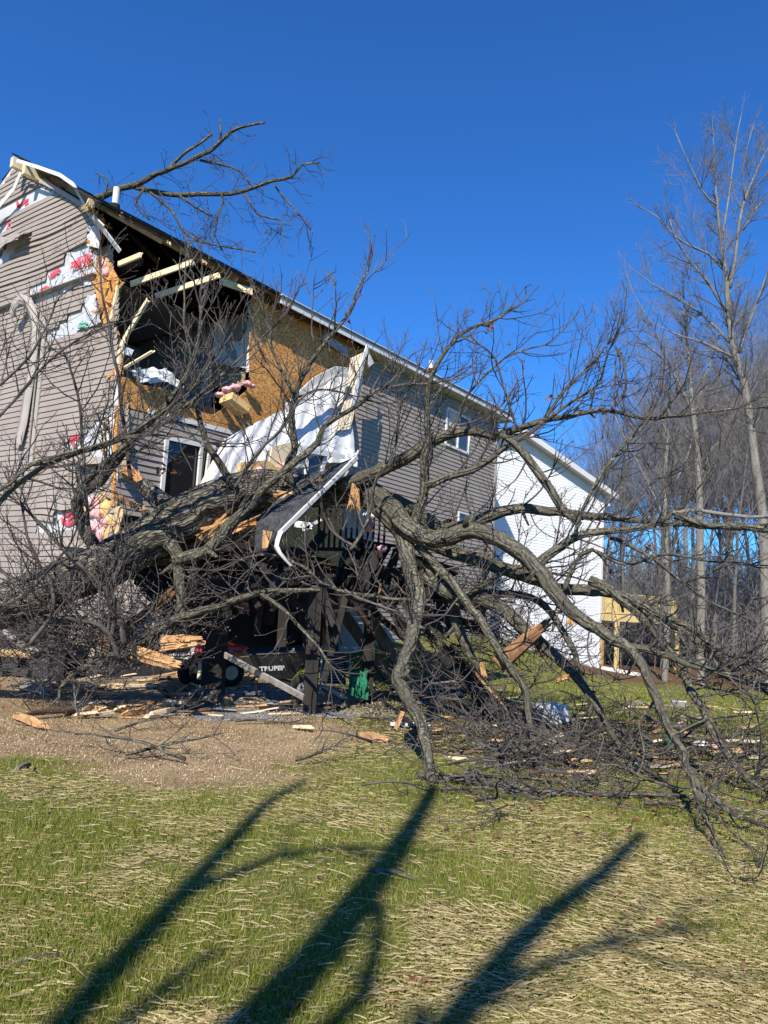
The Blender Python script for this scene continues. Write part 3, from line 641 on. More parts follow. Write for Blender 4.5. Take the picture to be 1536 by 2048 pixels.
b = MB(); br = random.Random(11)
for x, y in ((846, 903), (862, 980), (846, 900), (858, 983)):
    p = wpx(x, y, .022); L = []
    for k in range(9): a = k*math.pi*2/9; L.append(p+UU*math.cos(a)*.13*br.uniform(.5, 1.2)+ZZ*math.sin(a)*.08*br.uniform(.5, 1.2))
    b.slab(L, NN, .004+.002*br.random())
b.each('siding_puncture', 'lumber', house)
b = MB(); b.box(WP(13.0, 2.0, .12), (.10, .08, 3.0), (UU, NN, ZZ)); b.tube([WP(9.6, 1.4, .03), WP(9.6, 1.4, .10)], .09, 12); b.tube([WP(10.1, 1.4, .03), WP(10.1, 1.4, .10)], .09, 12); b.build('wall_vent', 'dark_gap', house)
# other sides of the house
b = MB(); b.slab([WP(13.6, -.3, -.1), WP(13.6, -.3, -10.6), WP(13.6, 7.7, -10.6), WP(13.6, roofz(5.3)-.3, -5.3), WP(13.6, 7.7, -.1)], -UU, .1); b.build('far_gable_wall', 'siding', house)
b = MB(); b.slab([WP(-.1, -.3, -10.6), WP(13.6, -.3, -10.6), WP(13.6, 7.7, -10.6), WP(-.1, 7.7, -10.6)], -NN, .1); b.build('back_wall', 'siding', house)
b = MB(); b.box(WP(6.8, .05, .02), (13.6, .06, .55), (UU, NN, ZZ)); b.box(GP(5.3, .05, .02), (10.6, .06, .5), (GG, UU, ZZ)); b.build('foundation', 'dark_block', house)
b = MB(); b.box(GP(3.2, .42, .75), (6.2, .28, .92), (GG, UU, ZZ)); b.box(GP(3.0, .95, .72), (5.8, .36, .10), (GG, UU, ZZ)); b.build('added_dark_wall', 'dark_block', house)  # wall added, near-black in place of the trunk's shade on the gable
b = MB(); b.box(WP(2.9, 1.2, -1.2), (5.8, .1, 2.6), (UU, NN, ZZ)); b.build('basement_wall', 'dark_gap', house)  # near-black colour stands in for the shade below the deck
# floors and interior rooms
for z_ in (2.55, 5.15):
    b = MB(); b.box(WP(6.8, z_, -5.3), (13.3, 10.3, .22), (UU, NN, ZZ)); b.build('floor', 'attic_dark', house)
b = MB(); b.box(WP(1.3, EV-.42, -5.6), (2.9, 8.4, .015), (UU, NN, ZZ)); b.build('ceiling', 'shade_grey', house)
b = MB(); b.box(WP(6.8, 6.3, -4.2), (13.3, .1, 2.2), (UU, NN, ZZ)); b.box(WP(3.0, 6.4, -2.9), (.1, 2.9, 2.4), (UU, NN, ZZ)); b.box(WP(6.8, 3.8, -3), (13.3, .1, 2.2), (UU, NN, ZZ)); b.box(WP(6.8, 1.2, -1.6), (13.3, .1, 2.5), (UU, NN, ZZ)); b.build('interior_wall', 'shade_grey', house)
# torn bright drywall return beside the opening, with a doorway trim
def SP(x, y, s): # point on the plane s = const
    r = ray(x, y); o = HC+UU*s; return CAM+r*(((o-CAM) @ UU)/(r @ UU))
b = MB(); b.slab([SP(x, y, 2.9) for x, y in [(432, 646), (460, 636), (468, 632), (492, 628), (497, 660), (494, 735), (480, 733), (428, 720), (427, 690)]], -UU, .02); b.build('torn_drywall', 'drywall', house)
b = MB(); b.slab([SP(x, y, 2.86) for x, y in [(455, 640), (470, 630), (490, 627), (492, 655), (486, 672), (478, 682), (462, 680), (456, 668)]], -UU, .01); b.build('drywall_hole', 'tan_paint', house)
b = MB(); b.slab([SP(x, y, 2.84) for x, y in [(446, 655), (455, 672), (470, 700), (472, 722), (462, 715), (450, 690)]], -UU, .01); b.build('loose_drywall_piece', 'shade_grey', house)
b = MB(); b.bar(SP(503, 608, 2.8), SP(497, 745, 2.8), .06, .08, up=NN); b.bar(SP(430, 725, 2.8), SP(500, 737, 2.8), .03, .05, up=UU); b.bar(SP(418, 735, 2.85), SP(404, 790, 2.85), .05, .11, up=NN); b.build('door_casing', 'white_trim', house)
b = MB(); b.slab([SP(x, y, 2.85) for x, y in [(430, 733), (455, 728), (490, 745), (488, 770), (462, 775), (425, 765)]], -UU, .02); b.build('splintered_cabinet_panel', 'tan_paint', house)
b = MB(); sheet(b, [wpx(262, 740, .1), wpx(330, 735, .1), wpx(375, 775, .25), wpx(275, 760, .2)], amp=.12, seed=7, fold=.2); b.build('white_mattress', 'white_trim', house, True)
b = MB(); b.slab([wpx(x, y, .05) for x, y in [(244, 690), (268, 700), (262, 712), (242, 706)]], NN, .01); b.build('torn_drywall', 'drywall', house)
b = MB()
for i, (x, y, r) in enumerate([(455, 780, .18), (470, 775, .2), (495, 768, .15), (440, 790, .15), (505, 772, .1), (464, 800, .12), (482, 815, .10)]): fluff(b, wpx(x, y, .15), r*.62, seed=i*1.9, sq=.6)
b.each('pink_insulation', 'pink_fluff', house, True)
b = MB(); b.bar(wpx(452, 795, .35), wpx(487, 822, .35), .34, .16, up=(0, .3, 1)); b.build('insulation_batt', 'yellow_fluff', house)
tag(b and house.children[-1], 'yellow insulation batt lying loose on the bare panel') if house.children else None
# pipes on the roof
def pipe(x, y0, y1, Y, r, mat='white_trim'):
    a = at(x, y1, Y); c = at(x+(y1-y0)*.10, y0, Y); c[:2] = a[:2]; b = MB(); b.tube([a, (a+c)/2, c], r, 14); o = b.build('vent_pipe', mat, house)
    b = MB(); b.tube([a-ZZ*.1, a+ZZ*.12], r*1.5, 14); b.build('pipe_boot', 'rubber', o)
pipe(229, 376, 420, 15.3, .07); pipe(861, 722, 745, 22.6, .07)
#==FLAP==  the outer skin peeled off the upper wall and hanging over the lower one
fl = empty('peeled_wall_section', wpx(590, 900, 1.0), 'peeled sheet of white house wrap hanging folded between the torn wall and the tree trunk', 'house wrap')
b = MB(); sheet(b, [wpx(448, 878, .5), wpx(592, 806, .25), wpx(560, 945, 1.0), wpx(398, 1015, 1.1)], 90, 40, .045, 3, 3.3, fold=.9)
sheet(b, [wpx(590, 806, .25), wpx(694, 742, .3), wpx(712, 918, 1.0), wpx(560, 945, 1.0)], 80, 40, .045, 3, 9.1, fold=.9); b.build('wrap_sheet', 'house_wrap', fl, True)
b = MB(); sheet(b, [wpx(445, 884, .52), wpx(452, 876, .52), wpx(402, 1016, 1.12), wpx(372, 1022, 1.05)], 8, 20, .03, 2, 1.0); b.build('rolled_wrap_edge', 'cream_panel', fl, True)
b = MB(); q = [wpx(x, y, d) for x, y, d in [(702, 716, .55), (733, 702, .62), (722, 780, .75), (700, 858, .85), (668, 862, .8), (690, 790, .7)]]; b.slab(q, NN, .012)
for k in range(5):
    t = k/5+.1; b.bar(q[0]*(1-t)+q[1]*t+NN*.01, q[4]*(1-t)+q[3]*t+NN*.01, .012, .012)
b.build('cream_soffit_panel', 'cream_panel', fl)
b = MB(); q = [wpx(x, y, d) for x, y, d in [(736, 690, .7), (720, 742, .8), (704, 812, .95)]]
for a, c in zip(q[:-1], q[1:]): b.bar(a, c, .03, .10, up=np.cross(c-a, NN))
b.slab([wpx(x, y, .5) for x, y in [(738, 704), (748, 726), (736, 736)]], NN, .01); b.build('white_corner_strip', 'white_trim', fl)
b = MB(); q = [wpx(x, y, .85) for x, y in [(572, 818), (630, 762), (672, 740), (694, 742)]]
for a, c in zip(q[:-1], q[1:]): b.bar(a, c, .05, .16, up=np.cross(c-a, NN))
q = [p+NN*.05-ZZ*.13 for p in q]
for a, c in zip(q[:-1], q[1:]): b.bar(a, c, .04, .05, up=np.cross(c-a, NN))
b.build('bent_trim_board', 'soffit', fl)
b = MB(); q = [wpx(x, y, 1.12) for x, y in [(545, 893), (584, 884), (580, 930), (536, 938)]]; b.slab(q, NN, .03); tag(b.build('broken_board', 'fresh_lumber', fl), 'orange piece of broken sheathing showing through the wrap')
b = MB(); q = [wpx(x, y, 1.16) for x, y in [(482, 925), (535, 920), (574, 950), (560, 975), (500, 985), (478, 960)]]; b.slab(q, NN, .08); b.build('torn_insulation_board', 'yellow_fluff', fl)
b = MB()
for i, (x, y) in enumerate(((560, 960), (520, 945), (600, 985), (490, 1000), (570, 935))): fluff(b, wpx(x, y, 1.2), .12, seed=i*4.2)
b.each('pink_insulation', 'pink_fluff', fl, True)
window([(574, 918), (652, 905), (640, 958), (580, 962)], 1.08, fl, glass='glass_dark', bars=1, w_=.09)
b = MB(); q = [wpx(x, y, 1.15) for x, y in [(590, 888), (705, 913), (712, 922), (592, 902)]]; b.slab(q, NN, .02); b.build('white_sill_board', 'white_trim', fl)

#==TREES==
def smooth(pts, step=.12):
    P = np.asarray(pts, float); out = []; n = len(P)
    for i in range(n-1):
        p0, p1, p2, p3 = P[max(i-1, 0)], P[i], P[i+1], P[min(i+2, n-1)]
        k = max(2, int(np.linalg.norm((p2-p1)[:3])/step))
        for j in range(k):
            t = j/k; out.append(.5*((2*p1)+(-p0+p2)*t+(2*p0-5*p1+4*p2-p3)*t*t+(-p0+3*p1-3*p2+p3)*t**3))
    out.append(P[-1]); return np.array(out)
rt = random.Random(5)
def rvec(): v = Vector((rt.gauss(0, 1), rt.gauss(0, 1), rt.gauss(0, 1))); return v.normalized()
BUD = np.array([[0, 0, -1], [1, 0, 0], [0, 1, 0], [-1, 0, 0], [0, -1, 0], [0, 0, 1.6]]); BUDF = [(0, 2, 1), (0, 3, 2), (0, 4, 3), (0, 1, 4), (5, 1, 2), (5, 2, 3), (5, 3, 4), (5, 4, 1)]
BUDQ = np.array(BUDF)
def buds_mesh(name, pts, r, parent, mat='bud'):
    if not pts: return
    P = np.array([p for p, _ in pts]); S = np.array([s for _, s in pts]); V = (P[:, None, :]+BUD[None]*S[:, None, None]*r)
    b = MB(); b.v.append(V.reshape(-1, 3)); b.bk.append(np.zeros((len(P)*6, 3))); b.n = len(P)*6
    b.f.append((BUDQ[None]+np.arange(len(P))[:, None, None]*6).reshape(-1, 3)); return b.build(name, mat, parent)
def twig(b, buds, p, d, L, r, lev, up=.12, minr=.0026, wig=.20, nb=1.0, sides=(5, 4, 3, 3), floor=None):
    n = max(3, int(L/.09)) if lev < 2 else 3
    if lev == 0: n = max(5, int(L/.12))
    pts = [np.array(p)]; dirs = []; d = Vector(d).normalized(); q = Vector(p); st = L/n
    for i in range(n):
        d = (d + rvec()*wig + Vector((0, 0, up*rt.uniform(.3, 1.4)))).normalized(); q = q+d*st
        if floor is not None:
            zf = floor+.01
            if q.z < zf: q.z = zf + rt.random()*.03; d.z = abs(d.z)*.3
        pts.append(np.array(q)); dirs.append(d.copy())
    rad = np.linspace(r, max(minr*.8, r*.35), n+1); b.tube(pts, rad, sides[min(lev, 3)], caps=False, seed=rt.random()*9)
    if lev >= 2 and buds is not None:
        if rt.random() < .6: buds.append((pts[-1], rt.uniform(.7, 1.3)))
    if lev >= 3 or L < .07: return
    cnt = max(1, int(L*(5, 6, 6)[lev]*nb)) if lev < 3 else 0
    for k in range(cnt):
        t = rt.uniform(.15, 1.0); i = min(n-1, int(t*n)); base = pts[i]*(1-(t*n-i))+pts[min(i+1, n)]*(t*n-i)
        dd = dirs[i]; side = dd.cross(rvec()); side.normalize(); nd = (dd*rt.uniform(.45, 1.0)+side*rt.uniform(.6, 1.1)+Vector((0, 0, up)))
        l2 = L*rt.uniform(.28, .62)*(1.15-.55*t)
        if lev == 1: l2 = min(l2, .42)
        if lev == 2: l2 = min(l2*.8, .13)
        twig(b, buds, base, nd, l2, max(minr, r*.55), lev+1, up, minr, wig, nb, sides, floor)
def limb(path, Ys, dia, step=.10):
    """traced limb: picture points, depths, thickness in picture pixels -> world polyline with radii"""
    n = len(path); Yv = np.interp(np.linspace(0, 1, n), np.linspace(0, 1, len(Ys)), Ys); dv = np.interp(np.linspace(0, 1, n), np.linspace(0, 1, len(dia)), dia)
    P = [np.append(at(x, y, Y), d/2*Y/1500) for (x, y), Y, d in zip(path, Yv, dv)]
    S = smooth(P, step); return S[:, :3], np.maximum(S[:, 3]*(.80 if max(dia) > 32 else .95), .003)
def wobble(P, a, seed):
    Q = P.copy()
    for i in range(1, len(P)-1):
        v = noise.noise_vector(Vector((seed, i*.35, 0)))+noise.noise_vector(Vector((seed, i*.9, 5)))*.5; Q[i] += np.array(v)*a
    return Q
tree = empty('fallen_tree', at(100, 1260, 9.9), 'huge uprooted bare tree lying across the broken deck with its crown spread over the lawn', 'tree')
# trunk
TP, TR = limb([(-420, 1360), (-200, 1290), (-60, 1235), (100, 1178), (235, 1115), (330, 1058), (430, 1002), (520, 975), (620, 982), (700, 980), (762, 1003)], [9.3, 9.6, 10.0, 10.3, 10.3], [104, 102, 102, 106, 110, 106, 94, 84, 74, 58], .07)
b = MB(); b.tube(wobble(TP, .02, 1), TR, 64, rough=.20, seed=2.0); b.build('trunk', 'bark_trunk', tree, True)
b = MB(); P, r = limb([(300, 1112), (365, 1100), (430, 1078), (500, 1045), (570, 1010), (640, 990)], [10.4, 10.5], [50, 66, 60, 50, 40], .07); b.tube(wobble(P, .02, 4), r, 48, rough=.22, seed=5.0); b.build('split_trunk', 'bark_trunk', tree, True)
b = MB(); P, r = limb([(420, 1075), (370, 1035), (330, 1010), (300, 985), (285, 970)], [10.2, 10.5], [60, 52, 46, 36], .06); b.tube(P, r, 40, rough=.2, seed=8.0); b.build('snapped_stub', 'bark_trunk', tree, True)
def splint(b, base, d, L, R, n=14, w_=.05):
    d = Vector(d).normalized()
    for k in range(n):
        o = np.array(rvec())*R*rt.uniform(.2, .9); v = (d+rvec()*.28).normalized(); l = L*rt.uniform(.35, 1.1); a = np.asarray(base)+o
        b.bar(a-np.array(v)*l*.3, a+np.array(v)*l*.7, w_*rt.uniform(.3, 1), w_*rt.uniform(.15, .4), up=tuple(rvec()), jag=l*.2)
b = MB(); splint(b, at(282, 968, 10.5), at(245, 935, 10.6)-at(285, 970, 10.5), .5, .09, 20, .09); splint(b, at(262, 948, 10.5), at(245, 925, 10.6)-at(285, 970, 10.5), .35, .04, 10, .05)
splint(b, at(262, 1008, 10.3), at(220, 990, 10.3)-at(270, 1012, 10.3), .45, .05, 14, .07); splint(b, at(290, 1030, 10.2), (.2, 0, -1), .3, .05, 12, .06)
b.build('torn_wood', 'splinter_wood', tree)
b = MB(); splint(b, at(425, 1060, 10.0), at(500, 1030, 10)-at(410, 1075, 10), .55, .10, 22, .10); splint(b, at(480, 1052, 9.95), at(540, 1030, 10)-at(460, 1060, 10), .6, .05, 14, .06); splint(b, at(565, 992, 9.9), (1, 0, .1), .4, .07, 8, .09)
b.build('torn_wood', 'splinter_wood', tree)
b = MB(); splint(b, at(708, 990, 9.9), (0, -.2, -1), .28, .08, 40, .035); splint(b, at(712, 966, 9.9), (.2, 0, 1), .2, .03, 10, .03); b.build('shredded_branch_end', 'splinter_wood', tree)
LB = [  # name, path, depths, diameters, twig density, material
 ('limb', [(205, 1118), (185, 1085), (165, 1045), (153, 1005), (165, 980), (200, 960), (235, 920), (262, 880), (300, 845), (345, 790), (380, 735), (395, 680), (400, 610)], [10.0, 9.4, 9.2], [26, 26, 22, 18, 14, 10, 6], 1, 'bark_limb'),
 ('limb', [(153, 1005), (160, 975), (185, 950), (225, 915), (280, 870), (340, 840), (420, 770), (500, 700), (560, 640)], [9.3, 9.0], [18, 14, 10, 6, 4], 1, 'bark_limb'),
 ('limb', [(340, 1085), (356, 1110), (362, 1165), (360, 1229), (352, 1290)], [9.8, 9.6], [36, 30, 27, 24, 14], .5, 'bark_limb'),
 ('limb', [(640, 1180), (520, 1185), (430, 1217), (370, 1234), (325, 1256), (300, 1275), (245, 1300), (185, 1325), (145, 1350), (122, 1378), (120, 1400)], [9.4, 9.6, 9.6], [9, 14, 18, 20, 18, 14, 10, 7], 1.1, 'bark_limb'),
 ('limb', [(350, 1122), (412, 1100), (437, 1073), (482, 1030), (511, 1005), (525, 975), (577, 936), (635, 884), (648, 855), (695, 820), (760, 780), (840, 768), (900, 760)], [9.7, 9.4, 9.2], [26, 26, 18, 16, 12, 7, 4], 1, 'bark_limb'),
 ('limb', [(470, 975), (443, 930), (424, 900), (405, 865), (392, 810), (385, 740), (372, 660), (368, 570)], [9.9, 9.5], [18, 15, 12, 7, 4], .55, 'bark_limb'),
 ('limb', [(585, 970), (573, 936), (588, 904), (586, 850), (586, 812), (593, 780), (612, 738), (655, 680), (700, 625), (715, 580), (735, 545)], [9.9, 9.5], [18, 15, 12, 8, 4], .9, 'bark_limb'),
 ('limb', [(590, 790), (565, 745), (545, 700), (540, 650)], [9.5, 9.4], [8, 4], .9, 'bark_limb'),
 ('limb', [(680, 975), (740, 950), (790, 925), (830, 905), (868, 880), (905, 866), (950, 862), (990, 872), (1035, 858), (1090, 842), (1160, 828), (1220, 822), (1300, 838), (1400, 826), (1480, 815)], [10.0, 9.6, 9.3, 9.0], [36, 32, 26, 20, 14, 9, 5], .9, 'bark_limb'),
 ('limb', [(827, 1058), (847, 992), (851, 952), (847, 913), (859, 885), (855, 843), (853, 796), (862, 757), (885, 712), (915, 672), (960, 648), (1010, 628)], [9.8, 9.3, 9.0], [22, 18, 12, 9, 5], 1, 'bark_limb'),
 ('limb', [(852, 972), (890, 956), (930, 948), (972, 925), (1011, 894), (1054, 870), (1090, 843), (1136, 808), (1195, 770), (1218, 700)], [9.5, 9.2], [18, 14, 10, 7, 4], 1, 'bark_limb'),
 ('limb', [(1000, 870), (1045, 905), (1090, 960), (1125, 1010), (1160, 1050)], [9.3, 9.0], [12, 20, 18, 14], .6, 'bark_limb'),
 ('main_limb', [(740, 985), (775, 1010), (805, 1045), (850, 1072), (890, 1076), (935, 1066), (985, 1073), (1035, 1100), (1085, 1150), (1130, 1212), (1180, 1250), (1240, 1288), (1285, 1335), (1315, 1400), (1345, 1470), (1375, 1525), (1415, 1585), (1480, 1630), (1560, 1668)], [10.1, 9.8, 9.4, 8.8, 8.2, 7.4, 6.4, 5.7], [56, 50, 42, 40, 38, 30, 24, 20, 15, 10], .8, 'bark_limb'),
 ('main_limb', [(735, 1000), (778, 1030), (808, 1080), (822, 1140), (836, 1190), (832, 1250), (816, 1300), (799, 1345), (812, 1390), (838, 1440), (856, 1500), (868, 1568)], [10.1, 9.9, 9.5, 8.7, 7.7, 7.1], [50, 48, 40, 36, 35, 32, 34, 30, 26, 24], .25, 'bark_limb'),
 ('limb', [(745, 985), (800, 1005), (850, 1035), (885, 1058), (930, 1056), (985, 1030), (1040, 1018), (1095, 1022), (1155, 1028), (1230, 1036), (1300, 1042), (1390, 1052), (1560, 1048)], [10.4, 10.3, 9.9, 9.6, 9.2], [44, 40, 34, 28, 24, 20, 13, 8], .9, 'bark_limb'),
 ('limb', [(1070, 1135), (1110, 1102), (1150, 1072), (1220, 1061), (1290, 1052), (1340, 1032), (1370, 1005), (1410, 955), (1440, 900)], [9.2, 8.8], [20, 18, 12, 8, 4], 1, 'bark_limb'),
 ('limb', [(1150, 1070), (1165, 1020), (1200, 950), (1240, 900), (1290, 850), (1320, 790)], [9.0, 8.9], [9, 7, 4], 1, 'bark_limb'),
 ('limb', [(850, 1085), (910, 1105), (980, 1125), (1060, 1155), (1130, 1180), (1200, 1182), (1270, 1200), (1340, 1240), (1410, 1290), (1480, 1345), (1560, 1410)], [10.2, 9.6, 8.8, 8.0], [30, 28, 24, 20, 16, 10], .5, 'bark_limb'),
 ('limb', [(880, 1180), (940, 1188), (1000, 1184), (1060, 1196), (1100, 1228), (1138, 1280), (1160, 1345), (1180, 1390), (1200, 1430), (1240, 1478)], [10.2, 9.8, 9.6], [20, 16, 14, 10, 6], .9, 'bark_limb'),
 ('limb', [(850, 1150), (905, 1186), (965, 1198), (1020, 1232), (1062, 1272), (1110, 1312), (1152, 1355), (1192, 1405), (1232, 1475), (1258, 1515)], [9.9, 9.4, 8.8], [32, 30, 24, 16, 9], .8, 'bark_limb'),
 ('limb', [(838, 1092), (880, 1140), (920, 1190), (962, 1240), (990, 1290), (1022, 1340), (1050, 1385), (1062, 1440), (1066, 1500), (1062, 1545)], [9.9, 9.0, 8.3], [20, 18, 16, 14, 9], .8, 'bark_limb'),
 ('limb', [(860, 1120), (895, 1165), (908, 1230), (930, 1290), (960, 1340)], [10.3, 10.0], [28, 24, 14], .8, 'bark_limb'),
 ('limb', [(1255, 1292), (1316, 1305), (1372, 1326), (1429, 1344), (1485, 1362), (1560, 1375)], [8.0, 7.6], [16, 12, 8], 5, 'bark_limb'),
 ('limb', [(1180, 1160), (1230, 1189), (1286, 1237), (1339, 1305), (1365, 1342), (1391, 1395), (1417, 1440), (1445, 1500), (1500, 1560), (1560, 1600)], [9.0, 8.2, 7.0], [22, 20, 18, 14, 9], 5, 'bark_limb'),
 ('limb', [(1240, 1190), (1290, 1212), (1372, 1252), (1447, 1301), (1560, 1365)], [8.8, 7.8], [18, 15, 9], 5, 'bark_limb'),
 ('limb', [(1350, 1030), (1400, 1046), (1460, 1052), (1560, 1060)], [8.8, 8.4], [16, 15, 13], .5, 'bark_limb'),
 ('limb', [(1345, 1025), (1400, 1022), (1460, 1030), (1560, 1037)], [8.9, 8.6], [9, 7], .5, 'bark_pale'),
 ('limb', [(1220, 1075), (1290, 1105), (1370, 1165), (1440, 1215), (1560, 1260)], [9.2, 8.6], [9, 7, 5], .5, 'bark_limb'),
 ('limb', [(1130, 1180), (1150, 1130), (1185, 1100), (1250, 1130), (1320, 1110), (1400, 1120), (1500, 1130)], [9.2, 8.9], [12, 8, 4], .5, 'bark_limb'),
 ('limb', [(1371, 1503), (1386, 1563), (1401, 1614), (1432, 1679), (1457, 1720), (1457, 1775), (1477, 1822)], [6.7, 5.6, 5.0], [9, 7, 3], .7, 'bark_limb'),
 ('limb', [(838, 1550), (950, 1562), (1100, 1582), (1230, 1588), (1380, 1592), (1560, 1650)], [7.3, 7.1, 6.9, 6.6], [14, 11, 9, 6], .5, 'bark_limb'),
 ('limb', [(-40, 1040), (30, 975), (70, 942), (130, 915), (200, 895), (262, 868), (300, 840), (345, 812), (400, 760), (440, 700)], [8.6, 8.8], [11, 10, 8, 4], 1.1, 'bark_limb'),
 ('limb', [(-40, 1010), (20, 965), (60, 930), (140, 905), (230, 880), (300, 868), (420, 885)], [8.5, 8.7], [9, 7, 4], 1, 'bark_limb'),
 ('limb', [(-40, 800), (30, 740), (80, 680), (110, 610), (130, 585)], [8.3, 8.4], [7, 5, 3], 1.2, 'bark_twig'),
 ('limb', [(-40, 870), (40, 790), (100, 720), (190, 660), (260, 640)], [8.3, 8.5], [7, 5, 3], 1.2, 'bark_twig'),
 ('limb', [(180, 1090), (168, 960), (165, 860), (150, 770), (125, 700), (95, 660)], [8.9, 8.7], [8, 6, 3], 1.2, 'bark_twig'),
 ('limb', [(262, 960), (245, 830), (230, 720), (210, 610), (200, 540)], [9.4, 9.2], [9, 7, 4], .5, 'bark_twig'),
 ('limb', [(60, 1290), (110, 1200), (60, 1090), (40, 1000)], [9.0, 8.8], [10, 7, 4], 1.0, 'bark_twig'),
 ('limb', [(250, 1290), (230, 1200), (150, 1120), (90, 1060), (30, 1000)], [9.2, 8.9], [12, 8, 4], 1.0, 'bark_twig'),
 ('limb', [(-30, 1230), (60, 1180), (130, 1100), (160, 1040)], [9.0, 8.8], [8, 4], 1.0, 'bark_twig'),
 ('limb', [(240, 1320), (200, 1250), (120, 1230), (30, 1170), (-30, 1100)], [9.1, 8.9], [10, 7, 4], 1.0, 'bark_twig'),
 ('limb', [(220, 1300), (230, 1240), (225, 1180), (240, 1120)], [9.3, 9.2], [10, 6], 1.2, 'bark_twig'),
 ('limb', [(860, 1200), (760, 1195), (660, 1175), (600, 1130), (540, 1110), (480, 1120)], [9.6, 9.3], [8, 7, 4], 1.2, 'bark_limb'),
 ('limb', [(520, 1185), (580, 1230), (630, 1285), (660, 1330)], [9.4, 9.1], [9, 7, 3], .9, 'bark_limb'),
 ('limb', [(690, 1180), (740, 1205), (800, 1225)], [9.3, 9.2], [6, 4], .9, 'bark_twig'),
 ('limb', [(720, 1100), (660, 1060), (640, 1010), (620, 960)], [9.7, 9.6], [7, 4], .9, 'bark_twig'),
 ('limb', [(700, 1100), (735, 1040), (750, 960), (790, 900), (800, 820), (830, 760)], [9.6, 9.4], [9, 6, 4], 1, 'bark_limb'),
 ('limb', [(470, 975), (520, 900), (560, 860), (600, 800), (640, 780), (700, 790)], [9.5, 9.3], [8, 6, 4], 1, 'bark_twig'),
 ('limb', [(1090, 842), (1130, 780), (1190, 720), (1215, 690)], [9.0, 8.9], [7, 5, 3], 1, 'bark_limb'),
 ('limb', [(905, 866), (930, 800), (980, 740), (1040, 700), (1090, 690)], [9.2, 9.0], [7, 5, 3], 1.1, 'bark_limb'),
 ('limb', [(1220, 822), (1250, 780), (1240, 700), (1230, 730)], [8.9, 8.8], [6, 4], 1, 'bark_twig'),
 ('limb', [(1035, 858), (1010, 780), (990, 720), (960, 690)], [9.1, 9.0], [6, 4], 1, 'bark_twig'),
 ('limb', [(940, 1190), (1000, 1150), (1060, 1130), (1100, 1145)], [9.6, 9.4], [12, 9, 6], .8, 'bark_limb'),
 ('limb', [(1350, 1470), (1420, 1440), (1500, 1430), (1560, 1420)], [7.2, 7.0], [7, 4], .5, 'bark_limb'),
 ('limb', [(1417, 1585), (1440, 1640), (1500, 1690), (1560, 1730)], [6.0, 5.4], [7, 5, 3], .8, 'bark_limb'),
 ('limb', [(1310, 1400), (1280, 1450), (1290, 1510), (1270, 1560)], [7.6, 7.0], [6, 4], .5, 'bark_limb'),
]
tw = MB(); bu = []
for i, (nm, path, Ys, dia, dens, mt) in enumerate(LB):
    P, r = limb(path, Ys, dia); P = wobble(P, min(.045, .015+r.mean()*.33), i*3.7)
    gz = ground(P[:, 0], P[:, 1])+r*.6; P[:, 2] = np.maximum(P[:, 2], gz)
    b = MB(); big = r.max() > .07; b.tube(P, r, 28 if big else (12 if r.max() > .025 else 7), rough=.16 if big else .10, seed=i*1.3); 
    if r.mean() > .03:
        for k in range(int(len(P)*.11)):
            j = rt.randrange(2, len(P)-2); dv = Vector(P[j+1]-P[j]).normalized(); sd = (dv.cross(rvec()).normalized()+dv*.5).normalized(); l = rt.uniform(.05, .22)+r[j]; q = P[j]; rr_ = r[j]*rt.uniform(.22, .42)
            b.tube([q, q+np.array(sd)*l*.6, q+np.array(sd)*l], [rr_*1.7, rr_*1.05, rr_*.7], 8, rough=.25, seed=k)
    b.build(nm, mt, tree, True)
    L = np.linalg.norm(np.diff(P, axis=0), axis=1).sum(); cnt = int(L*6.6*dens)
    for k in range(cnt):
        t = (k+rt.random())/max(cnt, 1); t = .12+.88*t; j = min(len(P)-2, int(t*(len(P)-1)))
        if P[j][2] > 4.4 and P[j][0] > .2 and rt.random() < .3: continue
        if P[j][0]/P[j][1] > .27 and P[j][2] < 2.2 and rt.random() < .62: continue
        dvec = Vector(P[j+1]-P[j]).normalized()
        side = dvec.cross(rvec()).normalized(); nd = dvec*rt.uniform(.3, .9)+side*rt.uniform(.5, 1.1)+Vector((0, 0, .18)); Lt = rt.uniform(.35, 1.15)*(.7 if r[j] < .012 else 1)
        twig(tw, bu, P[j], nd, Lt, min(r[j]*.6, rt.uniform(.007, .016)), 1, nb=1.0, floor=float(ground(P[j][0], P[j][1])))
    if r[-1] < .03:
        dvec = Vector(P[-1]-P[-2]).normalized()
        for k in range(3): twig(tw, bu, P[-1], dvec+rvec()*.45, rt.uniform(.4, .9), r[-1]*.9, 1, floor=float(ground(P[-1][0], P[-1][1])))
tag(tw.build('twigs', 'bark_twig', tree), kind='stuff')
tag(buds_mesh('buds', bu, .0065, tree), kind='stuff')
print('twig verts', tw.n, 'buds', len(bu))
# freshly torn limb ends
for (x, y, Y), d, L, R in (((1075, 1262, 9.2), (.8, 0, .75), .55, .10), ((1140, 1232, 9.0), (.1, 0, -1), .3, .05), ((1120, 1360, 9.2), (.9, 0, .5), .25, .05), ((965, 1335, 9.4), (.3, 0, -1), .3, .03)):
    b = MB(); p = at(x, y, Y); dd = Vector(d).normalized(); q = p-np.array(dd)*L*.8
    if R > .06: b.tube([q-np.array(dd)*.2, q, p], [R*1.0, R*1.05, R*.9], 14, rough=.3, seed=3)
    splint(b, p, d, L*.5, R*.8, 40, .03); b.build('torn_wood', 'heart_wood' if R > .06 else 'splinter_wood', tree)
